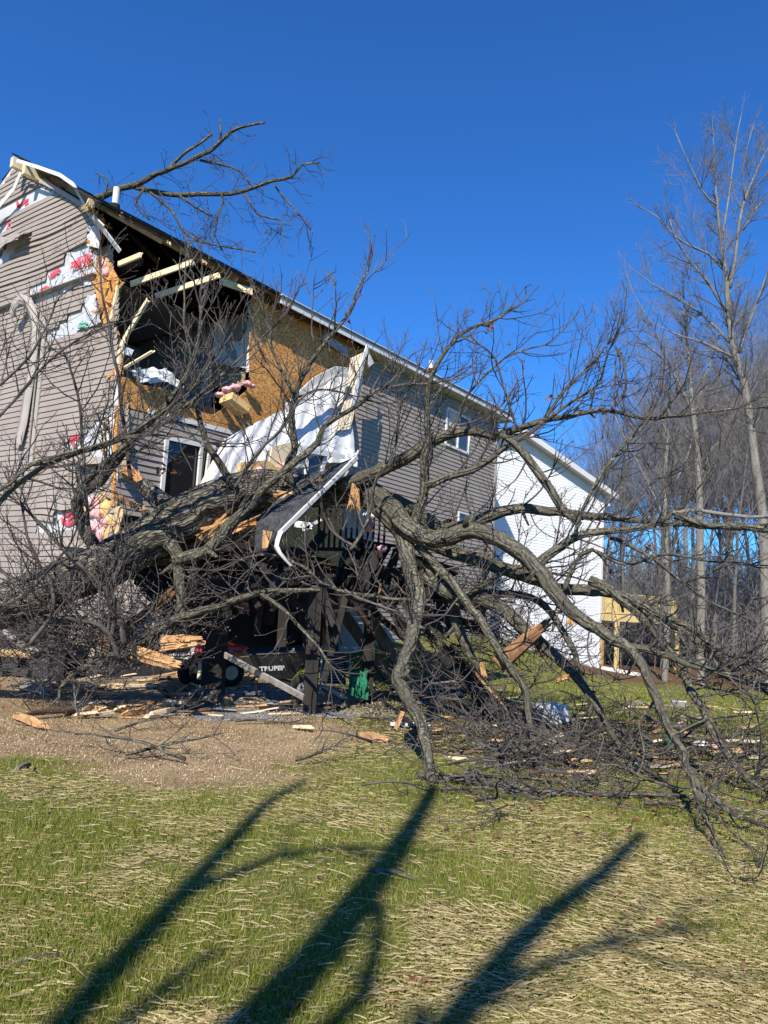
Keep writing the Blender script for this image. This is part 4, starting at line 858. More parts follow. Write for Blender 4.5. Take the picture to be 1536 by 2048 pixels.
# dead leaves clinging in the crown
def leaf_cluster(b, p, r, n):
    for k in range(n):
        c = np.asarray(p)+np.array(rvec())*r*rt.random(); a = np.array(rvec())*rt.uniform(.02, .042); v = np.array(rvec()); e = np.cross(a, v); e /= max(np.linalg.norm(e), 1e-6); e *= rt.uniform(.015, .03)
        m_ = np.cross(a, e); m_ /= max(np.linalg.norm(m_), 1e-6); b.add([c-a, c-a*.2+e+m_*.01, c+a, c-a*.2-e+m_*.01, c+m_*-.008], [(0, 1, 4), (1, 2, 4), (2, 3, 4), (3, 0, 4)])
b = MB()
for x, y, Y, n in ((982, 655, 9.0, 16), (326, 938, 9.6, 14), (860, 745, 9.2, 5), (1104, 795, 9, 7), (1118, 1065, 9, 6), (700, 640, 9.3, 4), (348, 945, 9.6, 5), (1210, 830, 8.9, 4), (1300, 1100, 8.8, 14), (640, 960, 9.4, 8)): leaf_cluster(b, at(x, y, Y), .09, n)
tag(b.build('dead_leaves', 'leaf_brown', tree), kind='stuff')
#---- the limb thrown on the roof
rb = empty('roof_branch', at(206, 392, 16.0), 'long forked bare branch thrown across the top of the torn roof', 'branch'); tw = MB(); bu = []
RB = [([(150, 405), (206, 392), (237, 378), (276, 369), (301, 354), (329, 343), (364, 329), (403, 313), (427, 297), (459, 266), (487, 253), (530, 245)], [15, 13, 10, 9, 5], 1),
      ([(262, 371), (301, 383), (357, 389), (413, 387), (459, 385), (508, 375), (547, 361), (582, 354), (605, 330), (640, 326)], [12, 11, 9, 7, 3], 1.2),
      ([(332, 341), (357, 318), (378, 299), (424, 267)], [8, 7, 6], .4), ([(300, 385), (340, 420), (371, 466), (420, 487), (511, 505)], [6, 5, 3], 1.6),
      ([(440, 385), (448, 400), (436, 430), (430, 470), (445, 500)], [5, 3], 1.5), ([(357, 389), (392, 415), (425, 432)], [6, 4], 1.6), ([(489, 387), (515, 430), (560, 440), (560, 470)], [5, 3], 1.5),
      ([(547, 368), (590, 420), (622, 460)], [4, 3], 1.3), ([(441, 277), (440, 240)], [6, 4], .2), ([(400, 320), (440, 328), (480, 345), (500, 370)], [6, 3], 1.4), ([(205, 400), (215, 360), (190, 345)], [4, 3], 1.6), ([(290, 375), (270, 410), (300, 440)], [5, 3], 1.6)]
for i, (path, dia, dens) in enumerate(RB):
    P, r = limb(path, [16.2, 15.6, 15.2] if len(path) > 5 else [15.6], dia, .2); P = wobble(P, .03, 50+i)
    b = MB(); b.tube(P, r, 12, rough=.1, seed=i); b.build('limb', 'bark_limb', rb, True)
    L = np.linalg.norm(np.diff(P, axis=0), axis=1).sum(); cnt = int(L*4.5*dens)
    for k in range(cnt):
        j = rt.randrange(max(1, len(P)//6), len(P)-1); dvec = Vector(P[j+1]-P[j]).normalized(); side = dvec.cross(rvec()).normalized()
        twig(tw, bu, P[j], dvec*.8+side*.9+Vector((0, 0, -.3)), rt.uniform(.4, 1.0), .008, 1, up=-.06, minr=.0045, nb=.8)
tag(tw.build('twigs', 'bark_twig', rb), kind='stuff'); tag(buds_mesh('buds', bu, .010, rb), kind='stuff')

#==WOOD==  standing bare trees on the right
def grow_tree(b, tb, p, d, L, r, lev, maxlev, spread=.55, up=.10):
    n = max(3, int(L/(.9 if lev < 2 else .35))); pts = [np.array(p)]; q = Vector(p); d = Vector(d).normalized(); ds = []
    for i in range(n):
        d = (d+rvec()*(.07 if lev == 0 else .13)+Vector((0, 0, up if lev else .03))).normalized(); q = q+d*(L/n); pts.append(np.array(q)); ds.append(d.copy())
    rad = np.linspace(r, r*.38 if lev < maxlev else r*.5, n+1); (b if lev < 2 else tb).tube(pts, rad, (10, 6, 4, 3, 3, 3)[lev], caps=False, seed=rt.random()*7)
    if lev >= maxlev: return
    cnt = (9, 7, 6, 5, 4)[lev] + rt.randrange(3)
    for k in range(cnt):
        t = (.42 if lev == 0 else .18)+(.58 if lev == 0 else .8)*((k+rt.random())/cnt); i = min(n-1, int(t*n)); base = pts[i]*(1-(t*n-i))+pts[i+1]*(t*n-i)
        side = ds[i].cross(rvec()).normalized(); l2 = L*rt.uniform(.36, .6)*(1.25-.65*t)
        grow_tree(b, tb, base, ds[i]*rt.uniform(.6, 1)+side*rt.uniform(.4, .9)*spread*1.6, l2, max(.004, r*(1-.6*t)*.5), lev+1, maxlev, spread, up)
def traced_tree(label, limbs, Y, nt_, name='bare_tree', mat='bark_pale', tw_len=(1.2, 2.6)):
    base = at(*limbs[0][0][0], Y); e = empty(name, (base[0], base[1], float(ground(base[0], base[1]))), label, 'tree')
    tb = MB(); crown = MB()
    for i, (path, dia) in enumerate(limbs):
        dz = 0 if i == 0 else rt.uniform(-1.5, 1.5)
        P, r = limb(path, [Y, Y+dz], dia, .5); r = r*(.8 if i == 0 else .62); P = wobble(P, .05, i*2.2+Y)
        if i == 0:
            P[0][2] = e.location.z-.1; tk = MB(); tk.tube(P, r, 16, rough=.08, seed=i); tk.build('trunk', mat, e, True)
        else: crown.tube(P, r, 7, rough=.05, seed=i)
        L = np.linalg.norm(np.diff(P, axis=0), axis=1).sum(); cnt = int(L*nt_)
        for k in range(cnt):
            j = rt.randrange(int(len(P)*(.45 if i == 0 else .1)), len(P)-1); dv = Vector(P[j+1]-P[j]).normalized(); side = dv.cross(rvec()).normalized()
            grow_tree(tb, tb, P[j], dv*.8+side*.8, rt.uniform(*tw_len)*(1.15-.85*j/len(P)), max(.011, min(.03, r[j]*.5)), 2, 4, .5, .10)
        grow_tree(tb, tb, P[-1], Vector(P[-1]-P[-2]), rt.uniform(*tw_len)*.35, r[-1], 3, 4, .5, .1)
    crown.build('limbs', mat, e, True); tb.build('crown', 'twig_far', e)
T = lambda L: [(1100+x/2.926, 200+y/2.926) for x, y in L]
traced_tree('tallest bare tree at the right edge with a forked pale trunk', [
 ([(1536, 1420), (1532, 1200), (1522, 1000)]+T([(1190, 2040), (1150, 1750), (1090, 1500), (1060, 1350), (1040, 1150), (1030, 1000), (990, 800), (975, 600), (965, 400), (950, 150)]), [28, 26, 24, 21, 19, 17, 15, 13, 10, 8, 6, 4, 2]),
 (T([(1050, 1100), (1080, 980), (1110, 700), (1140, 580), (1220, 400), (1290, 250)]), [14, 11, 8, 4]), (T([(1020, 1000), (930, 900), (820, 850), (740, 800), (620, 680), (520, 620)]), [9, 7, 3]),
 (T([(1035, 1240), (940, 1080), (830, 960), (740, 820), (700, 700)]), [11, 8, 4]), (T([(1050, 1420), (900, 1260), (740, 1150), (600, 1070), (470, 980)]), [10, 7, 3]), (T([(1080, 1510), (900, 1420), (780, 1390), (650, 1330)]), [11, 7, 4]),
 (T([(980, 620), (880, 520), (830, 400), (740, 200)]), [7, 5, 3]), (T([(1130, 760), (1200, 640), (1300, 540)]), [8, 5]), (T([(1110, 1480), (1200, 1200), (1260, 1050), (1330, 900)]), [10, 6]), (T([(1000, 850), (1060, 500), (1100, 200), (1120, 80)]), [8, 5, 3]), (T([(1140, 600), (1130, 400), (1190, 150)]), [6, 3])], 26, 2.6)
traced_tree('slender bare tree with a pale trunk just left of the tallest one', [
 ([(1400, 1410), (1402, 1200), (1398, 1000)]+T([(860, 2040), (820, 1700), (810, 1450), (790, 1250), (780, 1100)]), [22, 20, 17, 13, 9, 6, 3]),
 (T([(820, 1800), (740, 1620), (690, 1540), (560, 1430), (460, 1340), (330, 1260)]), [9, 6, 3]), (T([(700, 1560), (640, 1400), (560, 1250), (490, 1130), (440, 1000)]), [6, 4, 2]), (T([(860, 1850), (890, 1650), (960, 1480), (1000, 1350)]), [7, 3])], 27, 2.4)
traced_tree('crooked bare tree rising behind the deck of the white house', [
 ([(1330, 1400), (1335, 1200), (1330, 1000), (1335, 880), (1340, 800)], [16, 14, 12, 8, 4]), ([(1335, 1050), (1290, 950), (1250, 880), (1225, 820)], [7, 3]), ([(1335, 1000), (1380, 900), (1400, 800)], [7, 3]), ([(1338, 880), (1310, 800), (1290, 740)], [6, 3])], 28.5, 1.8)
# a few grown kinds, then copies through the wood
protos = []
for k in range(7):
    H_ = (13, 14, 11, 15, 12, 9, 13.5)[k]; b = MB(); tb = MB(); grow_tree(b, tb, (0, 0, -.2), (rt.gauss(0, .05), rt.gauss(0, .05), 1), H_, H_*.0085, 0, 4 if k != 5 else 4, .5, .10)
    e = empty('woodland_tree', (0, 0, 0)); t1 = b.build('trunk', 'bark_pale' if k % 3 == 0 else 'bark_far', e, True); c1 = tb.build('crown', 'twig_far', e); protos.append((e, t1, c1, H_))
LABW = ['slender bare tree standing in the dense leafless wood behind the white house']
spots = []; wr_ = random.Random(21)
for k in range(50):
    for _ in range(30):
        if k < 36: px = wr_.uniform(1120, 1720); Y = wr_.uniform(30, 58)
        else: px = wr_.uniform(1020, 1900); Y = wr_.uniform(50, 85)
        x = (px-768)/1500*Y; 
        if px < 1440 and Y < 41: continue
        if all((x-a)**2+(Y-b_)**2 > 2.0 for a, b_ in spots): break
    spots.append((x, Y))
used = set()
for i, (x, y) in enumerate(spots):
    k = i % 7; e, t1, c1, H_ = protos[k]; px = 768+x/y*1500
    top = np.interp(px, [1020, 1110, 1180, 1240, 1290, 1400, 1700], [970, 925, 890, 845, 800, 760, 680]); zt = 1.6+(1215+.063*(px-768)-top)/1500*y*1.03
    s_ = min(1.9, max(.45, zt/H_*wr_.uniform(.72, 1.0)))
    if k not in used: o, a, c = e, t1, c1; used.add(k)
    else:
        o = e.copy(); C.objects.link(o); a = t1.copy(); c = c1.copy(); C.objects.link(a); C.objects.link(c); a.parent = o; c.parent = o
    o.location = (x, y, float(ground(x, y))-.1); o.rotation_euler = (0, 0, wr_.uniform(0, 6.28)); o.scale = (s_, s_, s_); tag(o, LABW[0], 'tree', 'bare trees of the wood beyond the lawn')
b = MB()
for k in range(620):
    y = wr_.uniform(58, 98); px = wr_.uniform(1000, 1750); x = (px-768)/1500*y; z = float(ground(x, y)); h = wr_.uniform(5, 9.5)*(.75+.25*min(1, (px-1000)/300)); a = np.array([x, y, z-.2]); c = a+np.array([wr_.gauss(0, .5), 0, h])
    r0 = wr_.uniform(.03, .09); m_ = (a+c)/2+np.array([wr_.gauss(0, .15), 0, 0]); b.tube([a, m_, c], [r0, r0*.6, .02], 5, caps=False)
    for j in range(34):
        t = .25+.75*wr_.random(); q = a*(1-t)+c*t; l = wr_.uniform(.5, 1.9)*(1.3-t); e2 = q+np.array([wr_.choice([-1, 1])*l*.6, wr_.gauss(0, .3), l*.9]); b.tube([q, (q+e2)/2+np.array([0, 0, -.06]), e2], [.028, .02, .010], 3, caps=False)
tag(b.build('distant_wood', 'twig_far'), 'far grey leafless wood reading as one mass behind the nearer trees', 'wood', kind='stuff')
# brush under the wood
b = MB()
for k in range(2300):
    x = wr_.uniform(4, 46); y = wr_.uniform(26.5, 50)
    if x < 14 and y < 34: continue
    z = float(ground(x, y)); h = wr_.uniform(.8, 3.2); a = np.array([x, y, z]); c = a+np.array([wr_.gauss(0, .35), wr_.gauss(0, .35), h])
    m_ = (a+c)/2+np.array([wr_.gauss(0, .1), 0, 0]); b.tube([a, m_, c], [.022, .014, .006], 3, caps=False)
    for j in range(7):
        t = wr_.random(); q = a*(1-t)+c*t; b.tube([q, q+np.array([wr_.gauss(0, .4), wr_.gauss(0, .4), wr_.uniform(.1, .8)])], [.010, .005], 3, caps=False)
for k in range(900):
    x = wr_.uniform(9, 60); y = wr_.uniform(38, 62); z = float(ground(x, y)); h = wr_.uniform(3, 7.5); a = np.array([x, y, z]); c = a+np.array([wr_.gauss(0, .5), 0, h]); b.tube([a, (a+c)/2+np.array([wr_.gauss(0, .15), 0, 0]), c], [.04, .025, .008], 3, caps=False)
    for j in range(20):
        t = .1+.9*wr_.random(); q = a*(1-t)+c*t; l = wr_.uniform(.4, 1.5); b.tube([q, q+np.array([wr_.choice([-1, 1])*l*.6, wr_.gauss(0, .3), l*.7])], [.018, .008], 3, caps=False)
tag(b.build('undergrowth', 'twig_far'), 'grey leafless saplings and brush filling the floor of the wood', 'undergrowth', kind='stuff')
#---- storm-broken tree behind the viewer whose shadow crosses the lawn
sh = empty('broken_tree_behind_viewer', (-4.2, -10.5, 0), 'storm-snapped forked tree behind the viewer whose long shadows cross the lawn', 'tree')
tE = math.tan(SUN_EL); bx, by = -3.9, -11.0
def lift(gx_, gy_, h): return np.array([gx_+sxy[0]*h/tE, gy_+sxy[1]*h/tE, h])
def hgt(gx_, gy_): return ((gx_-bx)*-sxy[0]+(gy_-by)*-sxy[1])*tE
SHD = [([(-1.75, -1.3), (-1.2, 1.2), (-1.0, 3.0), (-.93, 4.4), (-.80, 5.5), (-.70, 6.3), (-.55, 7.0)], [.20, .18, .16, .14, .12, .09, .06]),
       ([(-1.75, -1.3), (-1.1, .8), (-.36, 3.0), (.08, 4.5), (.35, 5.8), (.60, 7.0)], [.31, .30, .27, .23, .18, .14]),
       ([(-1.75, -1.3), (-.7, 1.0), (.45, 3.2), (1.05, 4.3), (1.5, 4.9), (2.1, 5.9)], [.23, .20, .17, .15, .13, .10]),
       ([(-.98, 4.1), (-.5, 4.9), (.15, 5.2)], [.10, .08, .05]), ([(-.36, 2.6), (.05, 3.3), (.12, 4.2), (.2, 4.8)], [.12, .10, .07]), ([(-.7, 1.0), (.05, 2.3), (.28, 3.2), (.45, 4.4)], [.13, .11, .08]), ([(-1.1, .8), (-.9, 2.6), (-.62, 3.6), (-.5, 4.1)], [.10, .09, .06]), ([(.45, 3.2), (1.2, 3.9), (1.9, 4.2)], [.09, .07, .04])]
b = MB(); b.tube([(bx, by, -.2), (bx, by, hgt(-1.75, -1.3)*.5), tuple(lift(-1.75, -1.3, hgt(-1.75, -1.3)))], [.42, .34, .30], 20, rough=.08); b.build('trunk', 'bark_trunk', sh, True)
for path, dia in SHD:
    S = smooth([np.append(lift(x, y, hgt(x, y)), dd/2*.92) for (x, y), dd in zip(path, dia)], .5); b = MB(); b.tube(S[:, :3], S[:, 3], 12, rough=.08)
    for k in range(4):
        j = rt.randrange(2, len(S)-1); dv = Vector(S[j][:3]-S[j-1][:3]).normalized(); sd = dv.cross(rvec()).normalized(); l = rt.uniform(.5, 1.3); q = S[j][:3]; m_ = q+np.array(dv*.5+sd*.6)*l*.5; e2 = m_+np.array(dv*.9+sd*.3+rvec()*.3)*l*.5
        b.tube([q, m_, e2], [.020, .015, .008], 6)
    b.build('limb', 'bark_limb', sh, True)

#==NEIGHBOUR==
def nb_house():
    A = at(985, 1000, 27.5); B_ = at(1207, 1000, 31.5); A[2] = B_[2] = 0; e = (B_-A); W = np.linalg.norm(e); e /= W; n = np.array([e[1], -e[0], 0]); inw = -n
    A0 = B_ - e*11.0      # the left part stands behind the taupe house
    h = empty('white_house', B_, 'white sided two storey house with a steep gable standing beyond the taupe house', 'house'); PL = lambda a, z, d=0.0: B_ - e*(11.0-a) + n*d + ZZ*z
    def fp(x, y, d=0.0): r = ray(x, y); o = B_+n*d; p = CAM+r*(((o-CAM) @ n)/(r @ n)); return ((p-B_) @ e+11.0, p[2])
    ez = fp(1205, 985)[1]; pk = fp(1030, 862); bl = fp(1203, 1338)[1]; ml = fp(1075, 1293)
    sl = (pk[1]-ez)/(11.0-pk[0]); left = 2*pk[0]-11.0
    gb = lambda a: bl + (11-a)*(ml[1]-bl)/(11-ml[0])
    out = [(left, 1.2), (left, ez), pk, (11.0, ez), (11.0, bl), (ml[0], ml[1]), (ml[0]-2, ml[1]+.35)]
    b = MB(); b.slab([PL(a, z, -.004) for a, z in out], n, .1); b.build('gable_wall', 'white_siding', h)
    b = MB(); clap(b, [out], PL, exposure=.115, proud=.012, seg=3); b.build('siding', 'white_siding', h)
    b = MB(); b.box(PL(10.97, (ez+bl)/2, .02), (.12, .05, ez-bl), (e, n, ZZ)); q = fp(983, 1000)[0]; b.box(PL(q+.10, 4.3, .02), (.10, .05, 7.2), (e, n, ZZ)); b.build('corner_post', 'white_trim', h)
    b = MB(); D = 12.0
    for a0, a1, s_ in ((pk[0], 11.45, 1), (pk[0], left-.45, -1)):
        z1 = pk[1]-sl*abs(a1-pk[0]); Q = [PL(a0, pk[1]+.10, .35), PL(a1, z1+.10, .35), PL(a1, z1+.10, -D), PL(a0, pk[1]+.10, -D)]; nn_ = np.cross(Q[1]-Q[0], Q[3]-Q[0]); nn_ /= np.linalg.norm(nn_); nn_ *= np.sign(nn_[2]); b.slab(Q, nn_, .05)
    b.build('roof', 'shingle', h)
    b = MB()
    for a0, a1 in ((pk[0], 11.5), (pk[0], left-.5)):
        z1 = pk[1]-sl*abs(a1-pk[0]); b.bar(PL(a0, pk[1]+.0, .37), PL(a1, z1, .37), .03, .22, up=(0, 0, 1)); b.slab([PL(a0, pk[1]-.05, .36), PL(a1, z1-.05, .36), PL(a1, z1-.05, 0), PL(a0, pk[1]-.05, 0)], (0, 0, 1), .01)
    b.box(PL(11.3, ez-.15, .15), (.5, .4, .16), (e, n, ZZ)); b.bar(PL(11.1, ez-.55, .1), PL(11.5, ez-.35, .1), .08, .09); b.build('rake_trim', 'white_trim', h)
    b = MB(); b.slab([PL(11, ez, 0), PL(11, bl, 0), PL(11, bl, -12), PL(11, ez, -12)], e, .1); b.slab([PL(left, ez, 0), PL(left, 0, 0), PL(left, 0, -12), PL(left, ez, -12)], -e, .1)
    b.slab([PL(a, z, -12) for a, z in [(left, 0), (left, ez), pk, (11, ez), (11, bl)]], -n, .1); b.build('side_wall', 'white_siding', h)
    b = MB(); b.slab([PL(a, z, .01) for a, z in [(11, bl), (ml[0], ml[1]), (ml[0]-3, ml[1]+.6), (ml[0]-3, ml[1]-.6), (ml[0], ml[1]-.45), (11, bl-.35)]], n, .05); b.build('foundation', 'concrete', h)
    b = MB(); p = PL(9.0, pk[1]-sl*(9.0-pk[0]), -1.5); b.tube([p-ZZ*.3, p+ZZ*.55], .06, 10); b.build('vent_pipe', 'white_trim', h)
    # raised deck of fresh yellow timber behind the corner
    dk = empty('raised_deck', PL(11.1, bl, -1.5), 'fresh yellow timber deck on tall posts at the back corner of the white house', 'deck')
    x0, x1 = 11.1, 17.2; y0, y1 = -.3, -3.9; zd = at(1250, 1232, 32)[2]; zb = float(ground(*(PL(12.5, 0, -1)[:2])))
    b = MB(); b.box(PL((x0+x1)/2, zd-.12, y0), (x1-x0, .05, .26), (e, n, ZZ)); b.box(PL(x1, zd-.12, (y0+y1)/2), (.05, y0-y1, .26), (e, n, ZZ)); b.box(PL((x0+x1)/2, zd-.12, y1), (x1-x0, .05, .26), (e, n, ZZ)); b.build('rim_joist', 'yellow_pine', dk)
    b = MB()
    for i in range(43): b.box(PL(x0+.07+i*.14, zd+.02, (y0+y1)/2), (.135, y0-y1, .03), (e, n, ZZ))
    b.build('deck_boards', 'yellow_pine', dk)
    b = MB()
    for (a1, d1), (a2, d2) in (((x0, y0), (x1, y0)), ((x1, y0), (x1, y1)), ((x0, y1), (x1, y1))):
        for z_ in (zd+.95, zd+.12): b.bar(PL(a1, z_, d1), PL(a2, z_, d2), .09, .05)
        n_ = int(math.hypot(a2-a1, d2-d1)/.13)
        for i in range(n_+1): t = i/n_; p = PL(a1+(a2-a1)*t, zd+.52, d1+(d2-d1)*t); b.box(p, (.038, .038, .84), (e, n, ZZ))
    b.build('railing', 'yellow_pine', dk)
    for a, d in ((x0+1.4, y0+.02), (x1-.05, y0+.02), (x1-.05, y1), (x0+.3, y1), (x0+2.0, y1), (x0+3.0, (y0+y1)/2)):
        b = MB(); p = PL(a, 0, d); zb_ = float(ground(p[0], p[1])); top = zd-.02 if d != y0+.02 or True else zd; b.box(PL(a, (zb_+top)/2-.1, d+.05), (.14, .14, top-zb_+.2), (e, n, ZZ)); b.build('post', 'yellow_pine', dk)
    # wooden storage enclosure below it
    b = MB(); en = empty('board_enclosure', PL(11.7, bl, -.8), 'brown board enclosure under the yellow deck against the white house', 'enclosure')
    for i in range(9): b.box(PL(11.12+i*.145, (bl+zd-.3)/2, -.9+.004*(i % 2)), (.14, .03, zd-.3-bl+.3), (e, n, ZZ))
    b.build('boards', 'tan_fence', en); b = MB(); b.box(PL(11.7, bl+.15, -.85), (1.3, .05, .14), (e, n, ZZ)); b.box(PL(12.36, bl+1.0, -.85), (.1, .08, 2.2), (e, n, ZZ)); b.build('frame', 'tan_fence', en)
    b = MB(); q0 = gpt(1205, 1338, .05); q1 = gpt(1278, 1352, .05); b.bar(q0, q1, .25, .12); tag(b.build('concrete_kerb', 'white_trim'), 'pale low kerb in the grass below the brown enclosure', 'kerb')
nb_house()

#==DECK AND DEBRIS==
def thing(b, name, mat, label, cat, group=None, smooth=False): return tag(b.build(name, mat, None, smooth), label, cat, group)
# gravel pad under the deck
b = MB(); gq = [(340, 1405), (395, 1440), (560, 1440), (700, 1432), (860, 1400), (990, 1400), (960, 1330), (700, 1320), (420, 1330)]
P = [gpt(x, y, .012) for x, y in gq]; nn2 = np.array([0, 0, 1.]); b.slab(P, nn2, .02); g = NG('gravel', .95, .1); co = g.coord('Object'); v = g.n('ShaderNodeTexVoronoi'); v.inputs['Scale'].default_value = 42; g.l(co, v.inputs['Vector'])
g.bump(v.outputs['Distance'], 1.0, .03); g.col(g.ramp(v.outputs['Color'], [(.1, (.10, .10, .10)), (.5, (.24, .235, .23)), (.9, (.44, .42, .40))])); tag(b.build('gravel_bed', 'gravel'), kind='structure')
b = MB()
for k in range(2600):
    x, y = rt.uniform(360, 900), rt.uniform(1345, 1440)
    p = gpt(x, y, .02); s_ = rt.uniform(.010, .024); V = [p+np.array([math.cos(a)*s_*rt.uniform(.6, 1.1), math.sin(a)*s_*rt.uniform(.6, 1.1), 0]) for a in (0, 1.3, 2.6, 3.9, 5.2)]; V.append(p+np.array([0, 0, s_*.8])); b.add(V, [(0, 1, 5), (1, 2, 5), (2, 3, 5), (3, 4, 5), (4, 0, 5)])
tag(b.build('gravel_stones', 'stone'), 'loose grey gravel stones round the deck posts', 'gravel', kind='stuff')
deck = empty('collapsed_deck', (-.8, 11.2, 0), 'deck, shade put into its near-black colour, crushed under the trunk, its boards hanging over black posts', 'deck')
def post(x, y0, y1, wpx_, Yd=None):
    g0 = gpt(x, y1); Yd = g0[1]; top = at(x, y0, Yd); b = MB(); lean = (top[0]-g0[0])*.25; w_ = wpx_/1500*Yd
    b.bar(g0-ZZ*.05, np.array([g0[0]+lean, g0[1], top[2]]), w_, w_, up=(0, 1, 0), jag=.01); b.build('post', 'dark_deck', deck)
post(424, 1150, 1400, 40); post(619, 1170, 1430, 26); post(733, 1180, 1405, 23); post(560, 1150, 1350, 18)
b = MB()
for i in range(6, 16):        # joists and boards of the broken platform
    s_ = .2+i*.40; b.bar(WP(s_, 2.35-.02*i, .05), WP(s_+rt.uniform(-.1, .1), 1.85+rt.uniform(-.25, .1), 4.2), .04, .18)
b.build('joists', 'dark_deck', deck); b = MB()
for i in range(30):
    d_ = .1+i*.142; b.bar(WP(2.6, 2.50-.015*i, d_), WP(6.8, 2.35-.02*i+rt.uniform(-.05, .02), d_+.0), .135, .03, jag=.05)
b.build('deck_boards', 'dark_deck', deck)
b = MB(); b.bar(at(430, 1172, 11.6), at(640, 1150, 10.9), .05, .22); b.bar(at(620, 1170, 10.8), at(800, 1150, 11.6), .05, .24); b.build('beam', 'dark_deck', deck)
b = MB()          # crushed railing balusters
for i in range(26):
    x = 690+i*5.4+rt.uniform(-2, 2); y = 1085+i*.9+rt.uniform(-12, 14); p = at(x, y, 10.9+rt.uniform(-.2, .2)); b.bar(p, p+np.array([rt.uniform(-.32, -.10), rt.uniform(-.1, .1), rt.uniform(-.75, -.5)]), .035, .035, up=(0, 1, 0))
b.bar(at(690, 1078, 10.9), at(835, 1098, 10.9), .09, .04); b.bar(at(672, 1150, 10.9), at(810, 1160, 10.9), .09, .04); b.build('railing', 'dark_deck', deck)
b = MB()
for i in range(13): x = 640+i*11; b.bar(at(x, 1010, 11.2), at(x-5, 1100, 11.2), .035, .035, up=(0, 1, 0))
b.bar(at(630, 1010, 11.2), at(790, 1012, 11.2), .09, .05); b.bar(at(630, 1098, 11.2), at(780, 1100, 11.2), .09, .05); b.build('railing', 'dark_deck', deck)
br = random.Random(99)
for k in range(70):  # boards multiplied to fill the space with black, shade in their colour
    x = br.uniform(380, 870); y = br.uniform(1060, 1215)+max(0, x-700)*.25 if x > 580 else br.uniform(1080, 1190); p = at(x, y, br.uniform(10.5, 11.4)); L = br.uniform(.35, 1.3) if x > 580 else br.uniform(.2, .6); an = br.gauss(-1.35, .55) if k % 3 else br.gauss(-.2, .4); b = MB()
    b.bar(p, p+np.array([math.cos(an)*L, br.uniform(-.3, .3), math.sin(an)*L]), br.choice([.04, .09, .14]), .03, up=(0, 1, .2), jag=.05)
    tag(b.build('broken_board', 'dark_deck'), 'dark broken deck board hanging in the black wreck under the trunk', 'board', 'broken boards of the deck wreck')
# fallen stair flight and lattice
b = MB(); b.bar(at(700, 1180, 11.0), gpt(835, 1395, .1), .04, .24); b.bar(at(660, 1190, 11.3), gpt(790, 1385, .1), .04, .22); b.bar(at(760, 1180, 10.6), gpt(880, 1370, .1), .04, .2); tag(b.build('stair_stringer', 'old_lumber', deck), 'brown underside of the fallen stairs')
b = MB(); a, c = at(880, 1300, 10.6), gpt(1000, 1445, .05); b.bar(a, c, .30, .04, up=(.8, -.6, .25)); b.bar(a+ZZ*.02+np.array([.14, 0, .04]), c+np.array([.14, 0, .05]), .02, .05); tag(b.build('fallen_panel', 'dark_deck', deck), 'dark plank panel with a rusty edge leaning to the lawn')
b = MB(); b.bar(a+np.array([.15, 0, .08]), c+np.array([.15, 0, .07]), .02, .035); b.build('rusty_edge', 'splinter_wood', deck)
for k in range(15):
    b = MB(); p0 = gpt(775+rt.uniform(0, 40), 1375+k*4.2, .04+.02*k); p1 = gpt(905+rt.uniform(-10, 45), 1352+k*7.5, .10+.014*k); b.bar(p0, p1, .05, .035, jag=.02); thing(b, 'baluster', 'dark_deck' if k % 3 else 'grey_board', 'dark square baluster in the fan of fallen railing sticks right of the posts', 'baluster', 'fallen railing sticks')
# slab of porch roof
rs = empty('fallen_roof_slab', at(600, 1000, 10.2), 'tilted slab of black shingled porch roof with white edge lying on the trunk', 'roof slab')
Q = [at(512, 1040, 9.75), at(602, 962, 9.95), at(714, 914, 9.8), at(558, 1068, 9.3)]; nq = np.cross(Q[1]-Q[0], Q[3]-Q[0]); nq /= np.linalg.norm(nq); nq *= -np.sign(nq[1]) if abs(nq[1]) > .2 else np.sign(nq[2]); b = MB(); b.slab(Q, nq, .05); b.build('roof_deck', 'attic_dark', rs)
b = MB(); n_ = 9
for i in range(n_):
    t0 = i/n_; t1 = (i+1.25)/n_; t1 = min(t1, 1); l = lambda t: Q[0]*(1-t)+Q[3]*t; rr = lambda t: Q[1]*(1-t)+Q[2]*t
    b.slab([l(t0)+nq*(.016+.001*(i % 2)), rr(t0)+nq*(.016+.001*(i % 2)), rr(t1)+nq*.006, l(t1)+nq*.006], nq, .005)
b.build('shingles', 'shingle', rs)
b = MB(); b.bar(Q[3]+nq*.0, Q[2]+nq*.0, .03, .055, up=nq); b.build('white_edge_trim', 'white_trim', rs)
b = MB(); b.slab([at(513, 1041, 9.7), at(558, 1066, 9.3), at(548, 1100, 9.3), at(508, 1104, 9.6)], -F_, .02); b.build('peeled_edge', 'shingle', rs); b = MB(); b.slab([at(526, 1060, 9.25), at(545, 1064, 9.2), at(535, 1095, 9.2), at(524, 1098, 9.25)], -F_, .012); b.build('bare_wood_patch', 'splinter_wood', rs)
b = MB(); rows = []
for (x, y, tw_) in ((562, 1062, 0), (556, 1078, .2), (553, 1092, .5), (560, 1106, .8), (572, 1120, 1.0), (584, 1132, 1.1)):
    p = at(x, y, 9.2); sd = np.array([math.cos(tw_*.7), -math.sin(tw_*.7), .25]); rows.append([p-sd*.032, p-sd*.012+np.array([0, -.02, 0]), p+sd*.02+np.array([0, .0, 0]), p+sd*.032+np.array([0, -.02, 0])])
b.grid(rows); b.build('dangling_gutter', 'white_trim', rs, True)
